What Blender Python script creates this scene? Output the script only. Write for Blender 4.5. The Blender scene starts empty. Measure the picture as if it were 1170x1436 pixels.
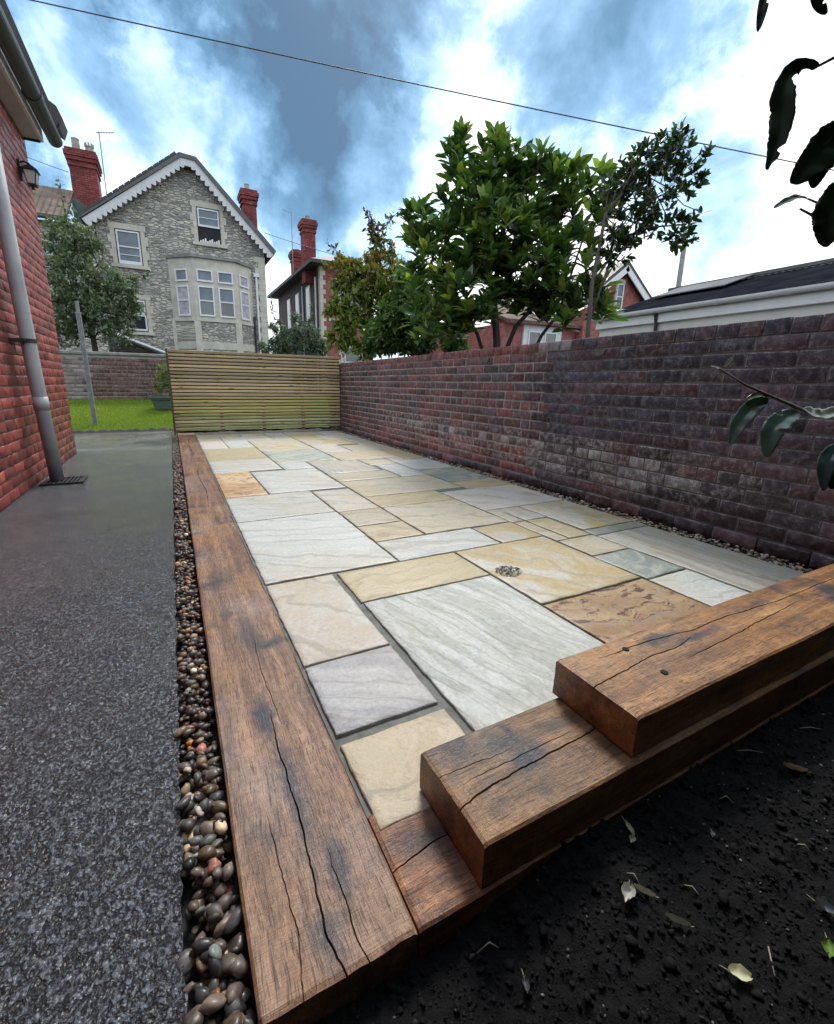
import bpy, math, random
import numpy as np
from mathutils import Vector, Matrix, noise as mnoise

R = math.radians
random.seed(7)
rng = np.random.default_rng(11)
sc = bpy.context.scene
COL = sc.collection

# ------------------------------------------------------------------ camera
CAM_H = 0.86
YAW, PITCH, ROLL = 0.4683, 0.2519, 0.0166
FPX, CX, CY, PW, PH = 619.52, 560.2, 698.54, 1170.0, 1436.0
cam = bpy.data.cameras.new("camera")
cam_ob = bpy.data.objects.new("camera", cam)
COL.objects.link(cam_ob)
sc.camera = cam_ob
cam.sensor_fit = 'HORIZONTAL'
cam.sensor_width = 36.0
cam.lens = FPX / PW * 36.0
cam.shift_x = (PW / 2 - CX) / PW
cam.shift_y = -(PH / 2 - CY) / PW
cam.clip_start, cam.clip_end = 0.02, 2000


def _camrot():
    ca, sa, cb, sb, cc, s_ = (math.cos(YAW), math.sin(YAW), math.cos(PITCH),
                              math.sin(PITCH), math.cos(ROLL), math.sin(ROLL))
    Rz = np.array([[ca, -sa, 0], [sa, ca, 0], [0, 0, 1]])
    Rx = np.array([[1, 0, 0], [0, cb, -sb], [0, sb, cb]])
    Rr = np.array([[cc, -s_, 0], [s_, cc, 0], [0, 0, 1]])
    B = np.array([[1, 0, 0], [0, 0, -1], [0, 1, 0]], float)
    return Rr @ Rx @ B @ Rz


_r = _camrot()
cam_ob.matrix_world = Matrix(((_r[0][0], -_r[1][0], -_r[2][0], 0),
                              (_r[0][1], -_r[1][1], -_r[2][1], 0),
                              (_r[0][2], -_r[1][2], -_r[2][2], CAM_H),
                              (0, 0, 0, 1)))

# ------------------------------------------------------------------ render
sc.render.engine = 'CYCLES'
sc.cycles.use_denoising = True
sc.cycles.use_adaptive_sampling = True
sc.cycles.adaptive_threshold = 0.012
sc.cycles.max_bounces = 5
sc.cycles.diffuse_bounces = 3
sc.cycles.glossy_bounces = 3
sc.cycles.caustics_reflective = False
sc.cycles.caustics_refractive = False
sc.view_settings.view_transform = 'Standard'
sc.view_settings.look = 'None'
sc.view_settings.gamma = 1.0
sc.view_settings.exposure = 0.95
sc.view_settings.use_curve_mapping = False

SUN_EL, SUN_AZ = R(50), R(30)          # azimuth from +Y towards +X


# ------------------------------------------------------------------ node helpers
def nd(nt, typ, inp=None, **props):
    n = nt.nodes.new(typ)
    for k, v in props.items():
        setattr(n, k, v)
    for k, v in (inp or {}).items():
        s = n.inputs[k]
        if isinstance(v, bpy.types.NodeSocket):
            nt.links.new(v, s)
        else:
            if s.type == 'RGBA' and len(v) == 3:
                v = (*v, 1)
            s.default_value = v
    return n


def mth(nt, op, a, b=None, c=None, clamp=False):
    n = nd(nt, 'ShaderNodeMath', operation=op, use_clamp=clamp)
    for i, v in enumerate((a, b, c)):
        if v is None:
            continue
        if isinstance(v, bpy.types.NodeSocket):
            nt.links.new(v, n.inputs[i])
        else:
            n.inputs[i].default_value = v
    return n.outputs[0]


def vmt(nt, op, a, b=None, scale=None):
    n = nd(nt, 'ShaderNodeVectorMath', operation=op)
    for i, v in enumerate((a, b)):
        if v is None:
            continue
        if isinstance(v, bpy.types.NodeSocket):
            nt.links.new(v, n.inputs[i])
        else:
            n.inputs[i].default_value = v
    if scale is not None:
        if isinstance(scale, bpy.types.NodeSocket):
            nt.links.new(scale, n.inputs['Scale'])
        else:
            n.inputs['Scale'].default_value = scale
    return n.outputs['Value'] if op in ('DOT_PRODUCT', 'LENGTH', 'DISTANCE') else n.outputs['Vector']


def mix(nt, fac, a, b, blend='MIX'):
    n = nd(nt, 'ShaderNodeMix', data_type='RGBA', blend_type=blend, clamp_factor=True)
    for i, v in ((0, fac), (6, a), (7, b)):
        if isinstance(v, bpy.types.NodeSocket):
            nt.links.new(v, n.inputs[i])
        else:
            if i > 0 and len(v) == 3:
                v = (*v, 1)
            n.inputs[i].default_value = v
    return n.outputs[2]


def smooth(nt, x, lo, hi, a=0.0, b=1.0):
    n = nd(nt, 'ShaderNodeMapRange', {0: x, 1: lo, 2: hi, 3: a, 4: b}, interpolation_type='SMOOTHSTEP')
    return n.outputs[0]


def noise(nt, vec, scale, detail=4.0, rough=0.55, dist=0.0):
    return nd(nt, 'ShaderNodeTexNoise', {'Vector': vec, 'Scale': scale, 'Detail': detail,
                                         'Roughness': rough, 'Distortion': dist})


def ramp(nt, fac, stops):
    n = nd(nt, 'ShaderNodeValToRGB', {0: fac})
    el = n.color_ramp.elements
    while len(el) < len(stops):
        el.new(0.5)
    for e, (p, c) in zip(el, stops):
        e.position = p
        e.color = (*c, 1) if len(c) == 3 else c
    return n.outputs[0]


# ------------------------------------------------------------------ world: broken cloud over a blue sky
world = bpy.data.worlds.new("World")
sc.world = world
world.use_nodes = True
wt = world.node_tree
wt.nodes.clear()
sky = nd(wt, 'ShaderNodeTexSky', sky_type='NISHITA', sun_disc=False)
sky.sun_elevation = SUN_EL
sky.sun_rotation = SUN_AZ
SKY_STR = 0.1
tc = nd(wt, 'ShaderNodeTexCoord').outputs['Generated']
d0 = vmt(wt, 'NORMALIZE', tc)
sep = nd(wt, 'ShaderNodeSeparateXYZ', {0: d0})
zz = mth(wt, 'ADD', mth(wt, 'MAXIMUM', sep.outputs[2], 0.0), 0.22)
pl = nd(wt, 'ShaderNodeCombineXYZ', {0: mth(wt, 'DIVIDE', sep.outputs[0], zz), 1: mth(wt, 'DIVIDE', sep.outputs[1], zz), 2: 0.0}).outputs[0]
wn = noise(wt, d0, 3.4, 8.0, 0.64)
wv = vmt(wt, 'SCALE', vmt(wt, 'SUBTRACT', wn.outputs['Color'], (0.5, 0.5, 0.5)), scale=0.46)
dw = vmt(wt, 'NORMALIZE', vmt(wt, 'ADD', d0, wv))
fb = noise(wt, pl, 1.15, 7.0, 0.56, 0.35).outputs[0]
fb2 = noise(wt, vmt(wt, 'ADD', d0, (7.3, 2.1, .4)), 5.2, 7.0, 0.58, 0.3).outputs[0]
dens = mth(wt, 'ADD', mth(wt, 'MULTIPLY', mth(wt, 'SUBTRACT', fb, 0.5), 0.55), 0.74)
dens = mth(wt, 'ADD', dens, mth(wt, 'MULTIPLY', mth(wt, 'SUBTRACT', fb2, 0.5), 0.95))
# masses of bright cloud (+) and of slate blue (-) as they lie over the garden
CLOUDS = [((-.05, .912, .365), 8, .60), ((.06, .916, .365), 9, .56), ((.160, .925, .325), 8, .40), ((.245, .923, .285), 8, .34),
          ((.385, .841, .375), 7, .46), ((.53, .690, .500), 10, .40), ((.50, .75, .43), 8, .34), ((.766, .496, .36), 22, .38), ((.835, .50, .200), 22, .34),
          ((.108, .873, .475), 15, -.74), ((.24, .875, .425), 13, -.76), ((.33, .86, .34), 9, -.60), ((.64, .58, .535), 10, -.66), ((-.14, .87, .48), 13, -.90),
          ((.34, .79, .53), 12, -.52), ((.80, .51, .315), 6, -.48), ((.87, .46, .25), 5, -.34), ((.88, .34, .40), 9, -.30), ((.0, .80, .60), 18, -.50)]
posm, negm = None, None
for d, rad, amp in CLOUDS:
    v = Vector(d).normalized()
    dt = vmt(wt, 'DOT_PRODUCT', dw, tuple(v))
    c_ = smooth(wt, dt, math.cos(R(rad * 1.45)), math.cos(R(rad * .10)), 0.0, abs(amp))
    if amp > 0:
        posm = c_ if posm is None else mth(wt, 'MAXIMUM', posm, c_)
    else:
        negm = c_ if negm is None else mth(wt, 'MAXIMUM', negm, c_)
dens = mth(wt, 'ADD', dens, mth(wt, 'SUBTRACT', posm, negm))
dens = mth(wt, 'ADD', mth(wt, 'MULTIPLY', mth(wt, 'SUBTRACT', dens, .55), 1.28), .55)
K = 0.88 / SKY_STR
cl = ramp(wt, dens, [(0.0, (.030, .095, .175)), (.25, (.075, .195, .325)), (.48, (.22, .40, .61)), (.68, (.56, .75, .92)), (.88, (1.0, 1.0, 1.0))])
cl = mix(wt, 1.0, cl, (K, K, K), 'MULTIPLY')
cmix = mix(wt, 0.90, sky.outputs[0], cl)
bg = nd(wt, 'ShaderNodeBackground', {'Color': cmix, 'Strength': SKY_STR})
wo = nd(wt, 'ShaderNodeOutputWorld', {0: bg.outputs[0]})

sun = bpy.data.lights.new("sun", 'SUN')
sun.energy = 1.5
sun.angle = R(16)
sun.color = (1.0, 0.95, 0.88)
sun_ob = bpy.data.objects.new("sun", sun)
COL.objects.link(sun_ob)
sd = Vector((math.sin(SUN_AZ) * math.cos(SUN_EL), math.cos(SUN_AZ) * math.cos(SUN_EL), math.sin(SUN_EL)))
sun_ob.rotation_euler = (-sd).to_track_quat('-Z', 'Y').to_euler()
sun_ob.location = (0, 0, 20)


# ------------------------------------------------------------------ mesh helpers
class MB:
    def __init__(s):
        s.v, s.f = [], []

    def add(s, vs, fs):
        o = len(s.v)
        s.v += [tuple(x) for x in vs]
        s.f += [tuple(i + o for i in f) for f in fs]

    def box(s, x0, x1, y0, y1, z0, z1):
        s.add([(x0, y0, z0), (x1, y0, z0), (x1, y1, z0), (x0, y1, z0), (x0, y0, z1), (x1, y0, z1), (x1, y1, z1), (x0, y1, z1)],
              [(3, 2, 1, 0), (4, 5, 6, 7), (0, 1, 5, 4), (1, 2, 6, 5), (2, 3, 7, 6), (3, 0, 4, 7)])

    def obox(s, o, ux, uy, uz, a0, a1, b0, b1, c0, c1):
        o, ux, uy, uz = Vector(o), Vector(ux), Vector(uy), Vector(uz)
        P = lambda a, b, c: o + ux * a + uy * b + uz * c
        s.add([P(a0, b0, c0), P(a1, b0, c0), P(a1, b1, c0), P(a0, b1, c0), P(a0, b0, c1), P(a1, b0, c1), P(a1, b1, c1), P(a0, b1, c1)],
              [(3, 2, 1, 0), (4, 5, 6, 7), (0, 1, 5, 4), (1, 2, 6, 5), (2, 3, 7, 6), (3, 0, 4, 7)])

    def bbox(s, x0, x1, y0, y1, z0, z1, b=0.004):
        """box with chamfered edges"""
        vs, fs = [], []
        c = ((x0 + x1) / 2, (y0 + y1) / 2, (z0 + z1) / 2)
        h = ((x1 - x0) / 2, (y1 - y0) / 2, (z1 - z0) / 2)
        idx = {}
        for ax in range(3):
            for sx in (-1, 1):
                for sy in (-1, 1):
                    for sz in (-1, 1):
                        sg = (sx, sy, sz)
                        p = [c[i] + sg[i] * (h[i] - (0 if i == ax else b)) for i in range(3)]
                        idx[(ax, sg)] = len(vs)
                        vs.append(p)
        for ax in range(3):
            i, j = [k for k in range(3) if k != ax]
            for s_ in (-1, 1):
                q = []
                for a, bb in ((-1, -1), (1, -1), (1, 1), (-1, 1)):
                    sg = [0, 0, 0]
                    sg[ax], sg[i], sg[j] = s_, a, bb
                    q.append(idx[(ax, tuple(sg))])
                fs.append(tuple(q))
        for ax in range(3):          # edges run along ax
            i, j = [k for k in range(3) if k != ax]
            for a in (-1, 1):
                for bb in (-1, 1):
                    q = []
                    for (fa, e) in ((i, -1), (j, -1), (j, 1), (i, 1)):
                        sg = [0, 0, 0]
                        sg[i], sg[j], sg[ax] = a, bb, e
                        q.append(idx[(fa, tuple(sg))])
                    fs.append(tuple(q))
        for sx in (-1, 1):
            for sy in (-1, 1):
                for sz in (-1, 1):
                    fs.append(tuple(idx[(ax, (sx, sy, sz))] for ax in range(3)))
        s.add(vs, fs)

    def tube(s, pts, rad, n=8, cap=True):
        pts = [Vector(p) for p in pts]
        m = len(pts)
        if not hasattr(rad, '__len__'):
            rad = [rad] * m
        vs, fs = [], []
        t0 = (pts[1] - pts[0]).normalized()
        a = t0.orthogonal().normalized()
        for i, p in enumerate(pts):
            t = (pts[min(i + 1, m - 1)] - pts[max(i - 1, 0)]).normalized()
            a = (a - t * a.dot(t))
            a = a.normalized() if a.length > 1e-6 else t.orthogonal().normalized()
            b = t.cross(a)
            for k in range(n):
                an = 2 * math.pi * k / n
                vs.append(p + (a * math.cos(an) + b * math.sin(an)) * rad[i])
        for i in range(m - 1):
            for k in range(n):
                k2 = (k + 1) % n
                fs.append((i * n + k, i * n + k2, (i + 1) * n + k2, (i + 1) * n + k))
        if cap:
            fs.append(tuple(range(n))[::-1])
            fs.append(tuple((m - 1) * n + k for k in range(n)))
        s.add(vs, fs)

    def prism(s, poly, axis, a, b):
        """polygon in the plane normal to axis ('x','y','z'), extruded a..b"""
        n = len(poly)
        def P(p, t):
            return {'x': (t, p[0], p[1]), 'y': (p[0], t, p[1]), 'z': (p[0], p[1], t)}[axis]
        vs = [P(p, a) for p in poly] + [P(p, b) for p in poly]
        fs = [tuple(range(n))[::-1], tuple(range(n, 2 * n))]
        for i in range(n):
            j = (i + 1) % n
            fs.append((i, j, n + j, n + i))
        s.add(vs, fs)

    def mesh(s, name, mat, smooth=False):
        me = bpy.data.meshes.new(name)
        me.from_pydata(s.v, [], s.f)
        if mat:
            me.materials.append(mat)
        import bmesh
        bm = bmesh.new()
        bm.from_mesh(me)
        bmesh.ops.recalc_face_normals(bm, faces=bm.faces)
        bm.to_mesh(me)
        bm.free()
        if smooth:
            me.polygons.foreach_set('use_smooth', [True] * len(me.polygons))
        me.update()
        return me

    def build(s, name, mat, parent=None, smooth=False):
        return link(name, s.mesh(name, mat, smooth), parent)


def link(name, me, parent=None):
    o = bpy.data.objects.new(name, me)
    COL.objects.link(o)
    if parent:
        o.parent = parent
    return o


def tag(o, label=None, cat=None, group=None, kind=None):
    for k, v in (('label', label), ('category', cat), ('group', group), ('kind', kind)):
        if v:
            o[k] = v
    return o


def empty(name, label, cat, loc=(0, 0, 0), group=None):
    """children are built in world coordinates: the Empty marks the thing's base"""
    o = bpy.data.objects.new(name, None)
    COL.objects.link(o)
    tag(o, label, cat, group)
    return o


def np_mesh(name, V, F, mat, tint=None, smooth=False):
    """V (n,3), F list of arrays of equal-size faces"""
    me = bpy.data.meshes.new(name)
    V = np.asarray(V, np.float32)
    F = [np.asarray(f, np.int32) for f in F if len(f)]
    me.vertices.add(len(V))
    me.vertices.foreach_set('co', V.ravel())
    loops = np.concatenate([f.ravel() for f in F])
    sizes = np.concatenate([np.full(len(f), f.shape[1], np.int32) for f in F])
    starts = np.concatenate([[0], np.cumsum(sizes)[:-1]]).astype(np.int32)
    me.loops.add(len(loops))
    me.loops.foreach_set('vertex_index', loops)
    me.polygons.add(len(sizes))
    me.polygons.foreach_set('loop_start', starts)
    if smooth:
        me.polygons.foreach_set('use_smooth', np.ones(len(sizes), bool))
    if tint is not None:
        a = me.color_attributes.new('tint', 'FLOAT_COLOR', 'POINT')
        a.data.foreach_set('color', np.asarray(tint, np.float32).ravel())
    me.materials.append(mat)
    me.update()
    me.validate()
    return me


def fbm(x, y, z=0.0, oct=4):
    return mnoise.fractal((x, y, z), 0.9, 2.1, oct, noise_basis='PERLIN_ORIGINAL')


# ------------------------------------------------------------------ materials
def newmat(name):
    m = bpy.data.materials.new(name)
    m.use_nodes = True
    nt = m.node_tree
    nt.nodes.clear()
    return m, nt


def finish(nt, shader):
    nd(nt, 'ShaderNodeOutputMaterial', {0: shader})


def bsdf(nt, col, rough=0.6, normal=None, spec=0.5, metal=0.0, coat=0.0, coat_rough=0.1):
    i = {'Base Color': col, 'Roughness': rough, 'Specular IOR Level': spec, 'Metallic': metal, 'Coat Weight': coat, 'Coat Roughness': coat_rough}
    if normal is not None:
        i['Normal'] = normal
    return nd(nt, 'ShaderNodeBsdfPrincipled', i).outputs[0]


def bump(nt, h, strength=0.5, dist=0.01, normal=None):
    i = {'Height': h, 'Strength': strength, 'Distance': dist}
    if normal is not None:
        i['Normal'] = normal
    return nd(nt, 'ShaderNodeBump', i).outputs[0]


def pos(nt):
    return nd(nt, 'ShaderNodeNewGeometry').outputs['Position']


def source(nt, src):
    """per-object colour, or the tint attribute of a joined mesh"""
    if src == 'obj':
        n = nd(nt, 'ShaderNodeObjectInfo')
        return n.outputs['Color'], n.outputs['Alpha']
    n = nd(nt, 'ShaderNodeAttribute', attribute_name='tint', attribute_type='GEOMETRY')
    return n.outputs['Color'], n.outputs['Alpha']


def plain(name, col, rough=0.6, var=0.25, scale=6.0, bstr=0.2, bscale=60.0, spec=0.5, metal=0.0, coat=0.0):
    m, nt = newmat(name)
    p = pos(nt)
    n1 = noise(nt, p, scale, 5.0, 0.6).outputs[0]
    lo = tuple(c * (1 - var) for c in col)
    hi = tuple(min(1, c * (1 + var)) for c in col)
    c = ramp(nt, n1, [(0.3, lo), (0.7, hi)])
    nb = noise(nt, p, bscale, 3.0).outputs[0]
    rr = smooth(nt, n1, 0.3, 0.7, rough * 0.85, min(1, rough * 1.15))
    finish(nt, bsdf(nt, c, rr, bump(nt, nb, bstr, 0.004) if bstr else None, spec, metal, coat))
    return m


def brick_mat(name, src, bloomcol=(.50, .48, .47), rough=0.62, gloss_spec=0.5, weather=1.0, limed=0.0):
    m, nt = newmat(name)
    p = pos(nt)
    c, a = source(nt, src)
    n1 = noise(nt, p, 24.0, 6.0, 0.65).outputs[0]
    n2 = noise(nt, p, 110.0, 4.0, 0.6).outputs[0]
    n3 = noise(nt, p, 3.0, 4.0, 0.6).outputs[0]
    col = mix(nt, 1.0, c, ramp(nt, n1, [(.25, (.55, .55, .58)), (.5, (1.0, 1.0, 1.0)), (.78, (1.6, 1.5, 1.5))]), 'MULTIPLY')
    # lime bloom and abrasion
    if limed:
        a = mth(nt, 'ADD', mth(nt, 'MULTIPLY', a, .8), limed)
    bl = mth(nt, 'MULTIPLY', a, smooth(nt, n1, .42 - .12 * (limed > 0), .70))
    bl = mth(nt, 'MULTIPLY', bl, smooth(nt, n2, .3, .6))
    col = mix(nt, bl, col, bloomcol)
    col = mix(nt, mth(nt, 'MULTIPLY', smooth(nt, n3, .5, .72), .30 * weather), col, (.02, .02, .024))
    h = mth(nt, 'ADD', n2, mth(nt, 'MULTIPLY', n1, 1.5))
    finish(nt, bsdf(nt, col, smooth(nt, n1, .3, .7, rough * .75, rough * 1.2), bump(nt, h, .38, .005), gloss_spec))
    return m


def sandstone(name, c1, c2, c3, ang=0.0, scale=3.0, stretch=4.0, amt=0.8, fleck=0.2, fleckcol=(.10, .06, .04), warm=.5):
    m, nt = newmat(name)
    oi = nd(nt, 'ShaderNodeObjectInfo')
    p = pos(nt)
    off = vmt(nt, 'SCALE', (17.0, 9.0, 5.0), scale=oi.outputs['Random'])
    p2 = vmt(nt, 'ADD', p, off)
    mr = nd(nt, 'ShaderNodeMapping', {'Vector': p2, 'Rotation': (0, 0, R(ang))})
    mp = nd(nt, 'ShaderNodeMapping', {'Vector': mr.outputs[0], 'Scale': (scale / stretch, scale, scale)})
    w = noise(nt, p2, 2.2, 3.0).outputs['Color']
    vec = vmt(nt, 'ADD', mp.outputs[0], vmt(nt, 'SCALE', w, scale=1.3))
    b1 = noise(nt, vec, 1.0, 7.0, 0.58, 0.8).outputs[0]
    b2 = noise(nt, vec, 3.1, 6.0, 0.62, 0.5).outputs[0]
    fine = noise(nt, p2, 70.0, 6.0, 0.74).outputs[0]
    grit = noise(nt, p2, 220.0, 3.0, 0.7).outputs[0]
    col = mix(nt, mth(nt, 'MULTIPLY', smooth(nt, b1, .44, .56), amt), c1, c2)
    col = mix(nt, mth(nt, 'MULTIPLY', smooth(nt, b2, .50, .64), amt * .7), col, c3)
    col = mix(nt, 1.0, col, ramp(nt, fine, [(.28, (.68, .69, .70)), (.5, (1.0, 1.0, 1.0)), (.75, (1.16, 1.15, 1.14))]), 'MULTIPLY')
    wm = noise(nt, vmt(nt, 'ADD', p2, (3.0, 8.0, 1.0)), 1.9, 5.0, .62, .6).outputs[0]
    col = mix(nt, smooth(nt, wm, .46, .66, 0, warm), col, (.50, .41, .255))
    ln = nd(nt, 'ShaderNodeTexWave', {'Vector': vec, 'Scale': .55, 'Distortion': 9.0, 'Detail': 4.0, 'Detail Scale': 1.4}, wave_type='BANDS', bands_direction='Y').outputs[1]
    col = mix(nt, smooth(nt, ln, .93, 1.0, 0, .45), col, (.27, .24, .19))
    fl = mth(nt, 'MULTIPLY', smooth(nt, noise(nt, vec, 14.0 if fleck < .9 else 7.0, 6.0, .75).outputs[0], .60 if fleck < .9 else .55, .67 if fleck < .9 else .60), fleck)
    col = mix(nt, fl, col, fleckcol)
    col = mix(nt, 1.0, col, oi.outputs['Color'], 'MULTIPLY')
    h = mth(nt, 'ADD', mth(nt, 'MULTIPLY', b2, 2.0), mth(nt, 'ADD', mth(nt, 'MULTIPLY', fine, .5), mth(nt, 'MULTIPLY', grit, .15)))
    rg = smooth(nt, b1, .3, .7, .32, .58)
    finish(nt, bsdf(nt, col, rg, bump(nt, h, .60, .007), .5))
    return m


def oak(name, axis, stains=(), tone=1.0, seed=0.0, stainamt=0.85, hue=(1, 1, 1)):
    """sawn, oiled oak; the grain runs along axis (0 = x, 1 = y)"""
    m, nt = newmat(name)
    p = pos(nt)
    ps = vmt(nt, 'ADD', p, (seed * 3.1, seed * 1.7, seed))
    st = [26.0, 26.0, 26.0]
    st[axis] = 1.6
    warp = noise(nt, ps, 4.0, 3.0).outputs['Color']
    pw = vmt(nt, 'ADD', ps, vmt(nt, 'SCALE', vmt(nt, 'SUBTRACT', warp, (.5, .5, .5)), scale=0.035))
    g1 = noise(nt, vmt(nt, 'MULTIPLY', pw, tuple(st)), 1.0, 8.0, .66).outputs[0]
    st2 = [330.0, 330.0, 330.0]
    st2[axis] = 13.0
    g2 = noise(nt, vmt(nt, 'MULTIPLY', pw, tuple(st2)), 1.0, 4.0, .7).outputs[0]
    st3 = [22.0, 22.0, 22.0]
    st3[axis] = 420.0
    saw = noise(nt, vmt(nt, 'MULTIPLY', ps, tuple(st3)), 1.0, 3.0, .6).outputs[0]
    mot = noise(nt, ps, 38.0, 5.0, .7).outputs[0]
    big = noise(nt, ps, 3.0, 3.0, .55).outputs[0]
    T = tone * 1.5
    col = ramp(nt, g1, [(.30, (.050 * T, .022 * T, .014 * T)), (.5, (.165 * T, .080 * T, .046 * T)), (.70, (.33 * T, .180 * T, .105 * T))])
    col = mix(nt, smooth(nt, big, .45, .65, 0, .55), col, (.25 * T, .112 * T, .040 * T))
    col = mix(nt, smooth(nt, noise(nt, ps, 1.7, 3.0, .6).outputs[0], .48, .66, 0, .5), col, (.25 * T, .175 * T, .155 * T))
    col = mix(nt, 1.0, col, ramp(nt, mot, [(.28, (.62, .62, .62)), (.5, (1, 1, 1)), (.75, (1.35, 1.3, 1.25))]), 'MULTIPLY')
    col = mix(nt, 1.0, col, ramp(nt, saw, [(.35, (.78, .78, .78)), (.65, (1.12, 1.12, 1.12))]), 'MULTIPLY')
    col = mix(nt, mth(nt, 'MULTIPLY', smooth(nt, g2, .52, .64), .8), col, (.030, .018, .015))
    col = mix(nt, 1.0, col, hue, 'MULTIPLY')
    # blue-black iron stains in the tannin
    bn = noise(nt, vmt(nt, 'MULTIPLY', ps, (3.0, 3.0, 3.0) if not stains else (4.0, 4.0, 4.0)), 1.0, 4.0, .6).outputs[0]
    sm = mth(nt, 'MULTIPLY', smooth(nt, bn, .52, .70), .8)
    pj = vmt(nt, 'ADD', p, vmt(nt, 'SCALE', vmt(nt, 'SUBTRACT', noise(nt, ps, 22.0, 5.0, .65).outputs['Color'], (.5, .5, .5)), scale=.07)) if stains else None
    for (cx, cy, rx, ry, am) in stains:
        q = vmt(nt, 'MULTIPLY', vmt(nt, 'SUBTRACT', pj, (cx, cy, 0)), (1 / rx, 1 / ry, 0.0))
        dd = vmt(nt, 'LENGTH', q)
        sm = mth(nt, 'MAXIMUM', sm, smooth(nt, dd, 1.15, .15, 0.0, am))
    col = mix(nt, mth(nt, 'MULTIPLY', sm, stainamt), col, (.020, .026, .040))
    h = mth(nt, 'ADD', mth(nt, 'MULTIPLY', g1, .8), mth(nt, 'ADD', mth(nt, 'MULTIPLY', g2, .6), mth(nt, 'MULTIPLY', saw, .35)))
    finish(nt, bsdf(nt, col, smooth(nt, g2, .3, .7, .27, .48), bump(nt, h, .7, .0035), .45))
    return m


def leaf_mat(name, src, rough=.35, trans=.25, spec=.5):
    m, nt = newmat(name)
    c, a = source(nt, src)
    p = pos(nt)
    n1 = noise(nt, p, 30.0, 3.0).outputs[0]
    col = mix(nt, 1.0, c, ramp(nt, n1, [(.3, (.75, .75, .75)), (.7, (1.2, 1.2, 1.2))]), 'MULTIPLY')
    b = bsdf(nt, col, rough, None, spec)
    t = nd(nt, 'ShaderNodeBsdfTranslucent', {'Color': mix(nt, 1.0, col, (1.5, 1.7, .7), 'MULTIPLY')}).outputs[0]
    finish(nt, nd(nt, 'ShaderNodeMixShader', {0: trans, 1: b, 2: t}).outputs[0])
    return m


def glass_mat(name, col=(.02, .025, .03), rough=.04):
    m, nt = newmat(name)
    p = pos(nt)
    n = noise(nt, p, 1.3, 2.0).outputs[0]
    finish(nt, bsdf(nt, ramp(nt, n, [(.35, col), (.65, tuple(c * 2.2 for c in col))]), rough, bump(nt, n, .05, .02), 1.0))
    return m


# ================================================================== ground
m_under = plain('ground_earth', (.05, .045, .04), .9, .3, 4.0, .6, 40)
b = MB()
b.box(-900, 900, -900, 900, -.35, -.30)
tag(b.build('ground', m_under), 'bare earth ground under and around the garden', kind='structure')

# ------------------------------------------------------------------ wet path
m, nt = newmat('wet_roughcast_path')
p = pos(nt)
big = noise(nt, p, 1.1, 5.0, .6).outputs[0]
mid = noise(nt, vmt(nt, 'MULTIPLY', p, (1.0, .78, 1.0)), 105.0, 4.0, .62, .3).outputs[0]
agg = nd(nt, 'ShaderNodeTexVoronoi', {'Vector': p, 'Scale': 135.0})
aggc = nd(nt, 'ShaderNodeSeparateColor', {0: agg.outputs['Color']}).outputs[0]
fin = noise(nt, p, 210.0, 3.0, .65).outputs[0]
sep2 = nd(nt, 'ShaderNodeSeparateXYZ', {0: p})
far = smooth(nt, sep2.outputs[1], 6.6, 7.4)                       # the last yards are an older, paler screed
slab = mth(nt, 'MULTIPLY', far, smooth(nt, noise(nt, p, 1.4, 3.0).outputs[0], .40, .52))
plat = smooth(nt, mid, .43, .53)
col = mix(nt, plat, (.012, .013, .016), mix(nt, 1.0, ramp(nt, fin, [(.3, (.042, .050, .064)), (.7, (.115, .13, .16))]), ramp(nt, aggc, [(0, (.55, .55, .56)), (.8, (1.1, 1.1, 1.1)), (1, (1.7, 1.7, 1.75))]), 'MULTIPLY'))  # shade of pits and sky sheen of plateaus painted into the colour
col = mix(nt, smooth(nt, big, .35, .7, 0, .45), col, (.040, .042, .052))
col = mix(nt, slab, col, (.30, .28, .25))
moss = mth(nt, 'MULTIPLY', smooth(nt, sep2.outputs[1], 7.2, 8.8), smooth(nt, noise(nt, p, 9.0, 4.0).outputs[0], .52, .6))
col = mix(nt, mth(nt, 'MULTIPLY', moss, .35), col, (.06, .08, .02))
wet = smooth(nt, big, .38, .62)
rg = smooth(nt, wet, 0, 1, .26, .12)
h = mth(nt, 'ADD', mth(nt, 'MULTIPLY', plat, .9), mth(nt, 'ADD', mth(nt, 'MULTIPLY', agg.outputs['Distance'], -1.3), mth(nt, 'MULTIPLY', fin, .35)))
bs = mth(nt, 'MULTIPLY', mth(nt, 'SUBTRACT', 1.0, mth(nt, 'MULTIPLY', slab, .8)), smooth(nt, sep2.outputs[1], 1.6, 6.0, 1.0, .80))   # trodden smoother by the house
bn = nd(nt, 'ShaderNodeBump', {'Height': h, 'Strength': mth(nt, 'MULTIPLY', bs, .85), 'Distance': .006}).outputs[0]
film = nd(nt, 'ShaderNodeBump', {'Height': mth(nt, 'ADD', plat, mth(nt, 'MULTIPLY', mid, 1.5)), 'Strength': mth(nt, 'MULTIPLY', bs, .75), 'Distance': .005}).outputs[0]
sh_ = nd(nt, 'ShaderNodeBsdfPrincipled', {'Base Color': col, 'Roughness': rg, 'Normal': bn, 'Specular IOR Level': .6, 'Coat Weight': smooth(nt, big, .30, .55, .55, 1.0), 'Coat Roughness': .12, 'Coat IOR': 1.45, 'Coat Normal': film}).outputs[0]
finish(nt, sh_)
m_path = m

PATH_Z = -.022


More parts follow.
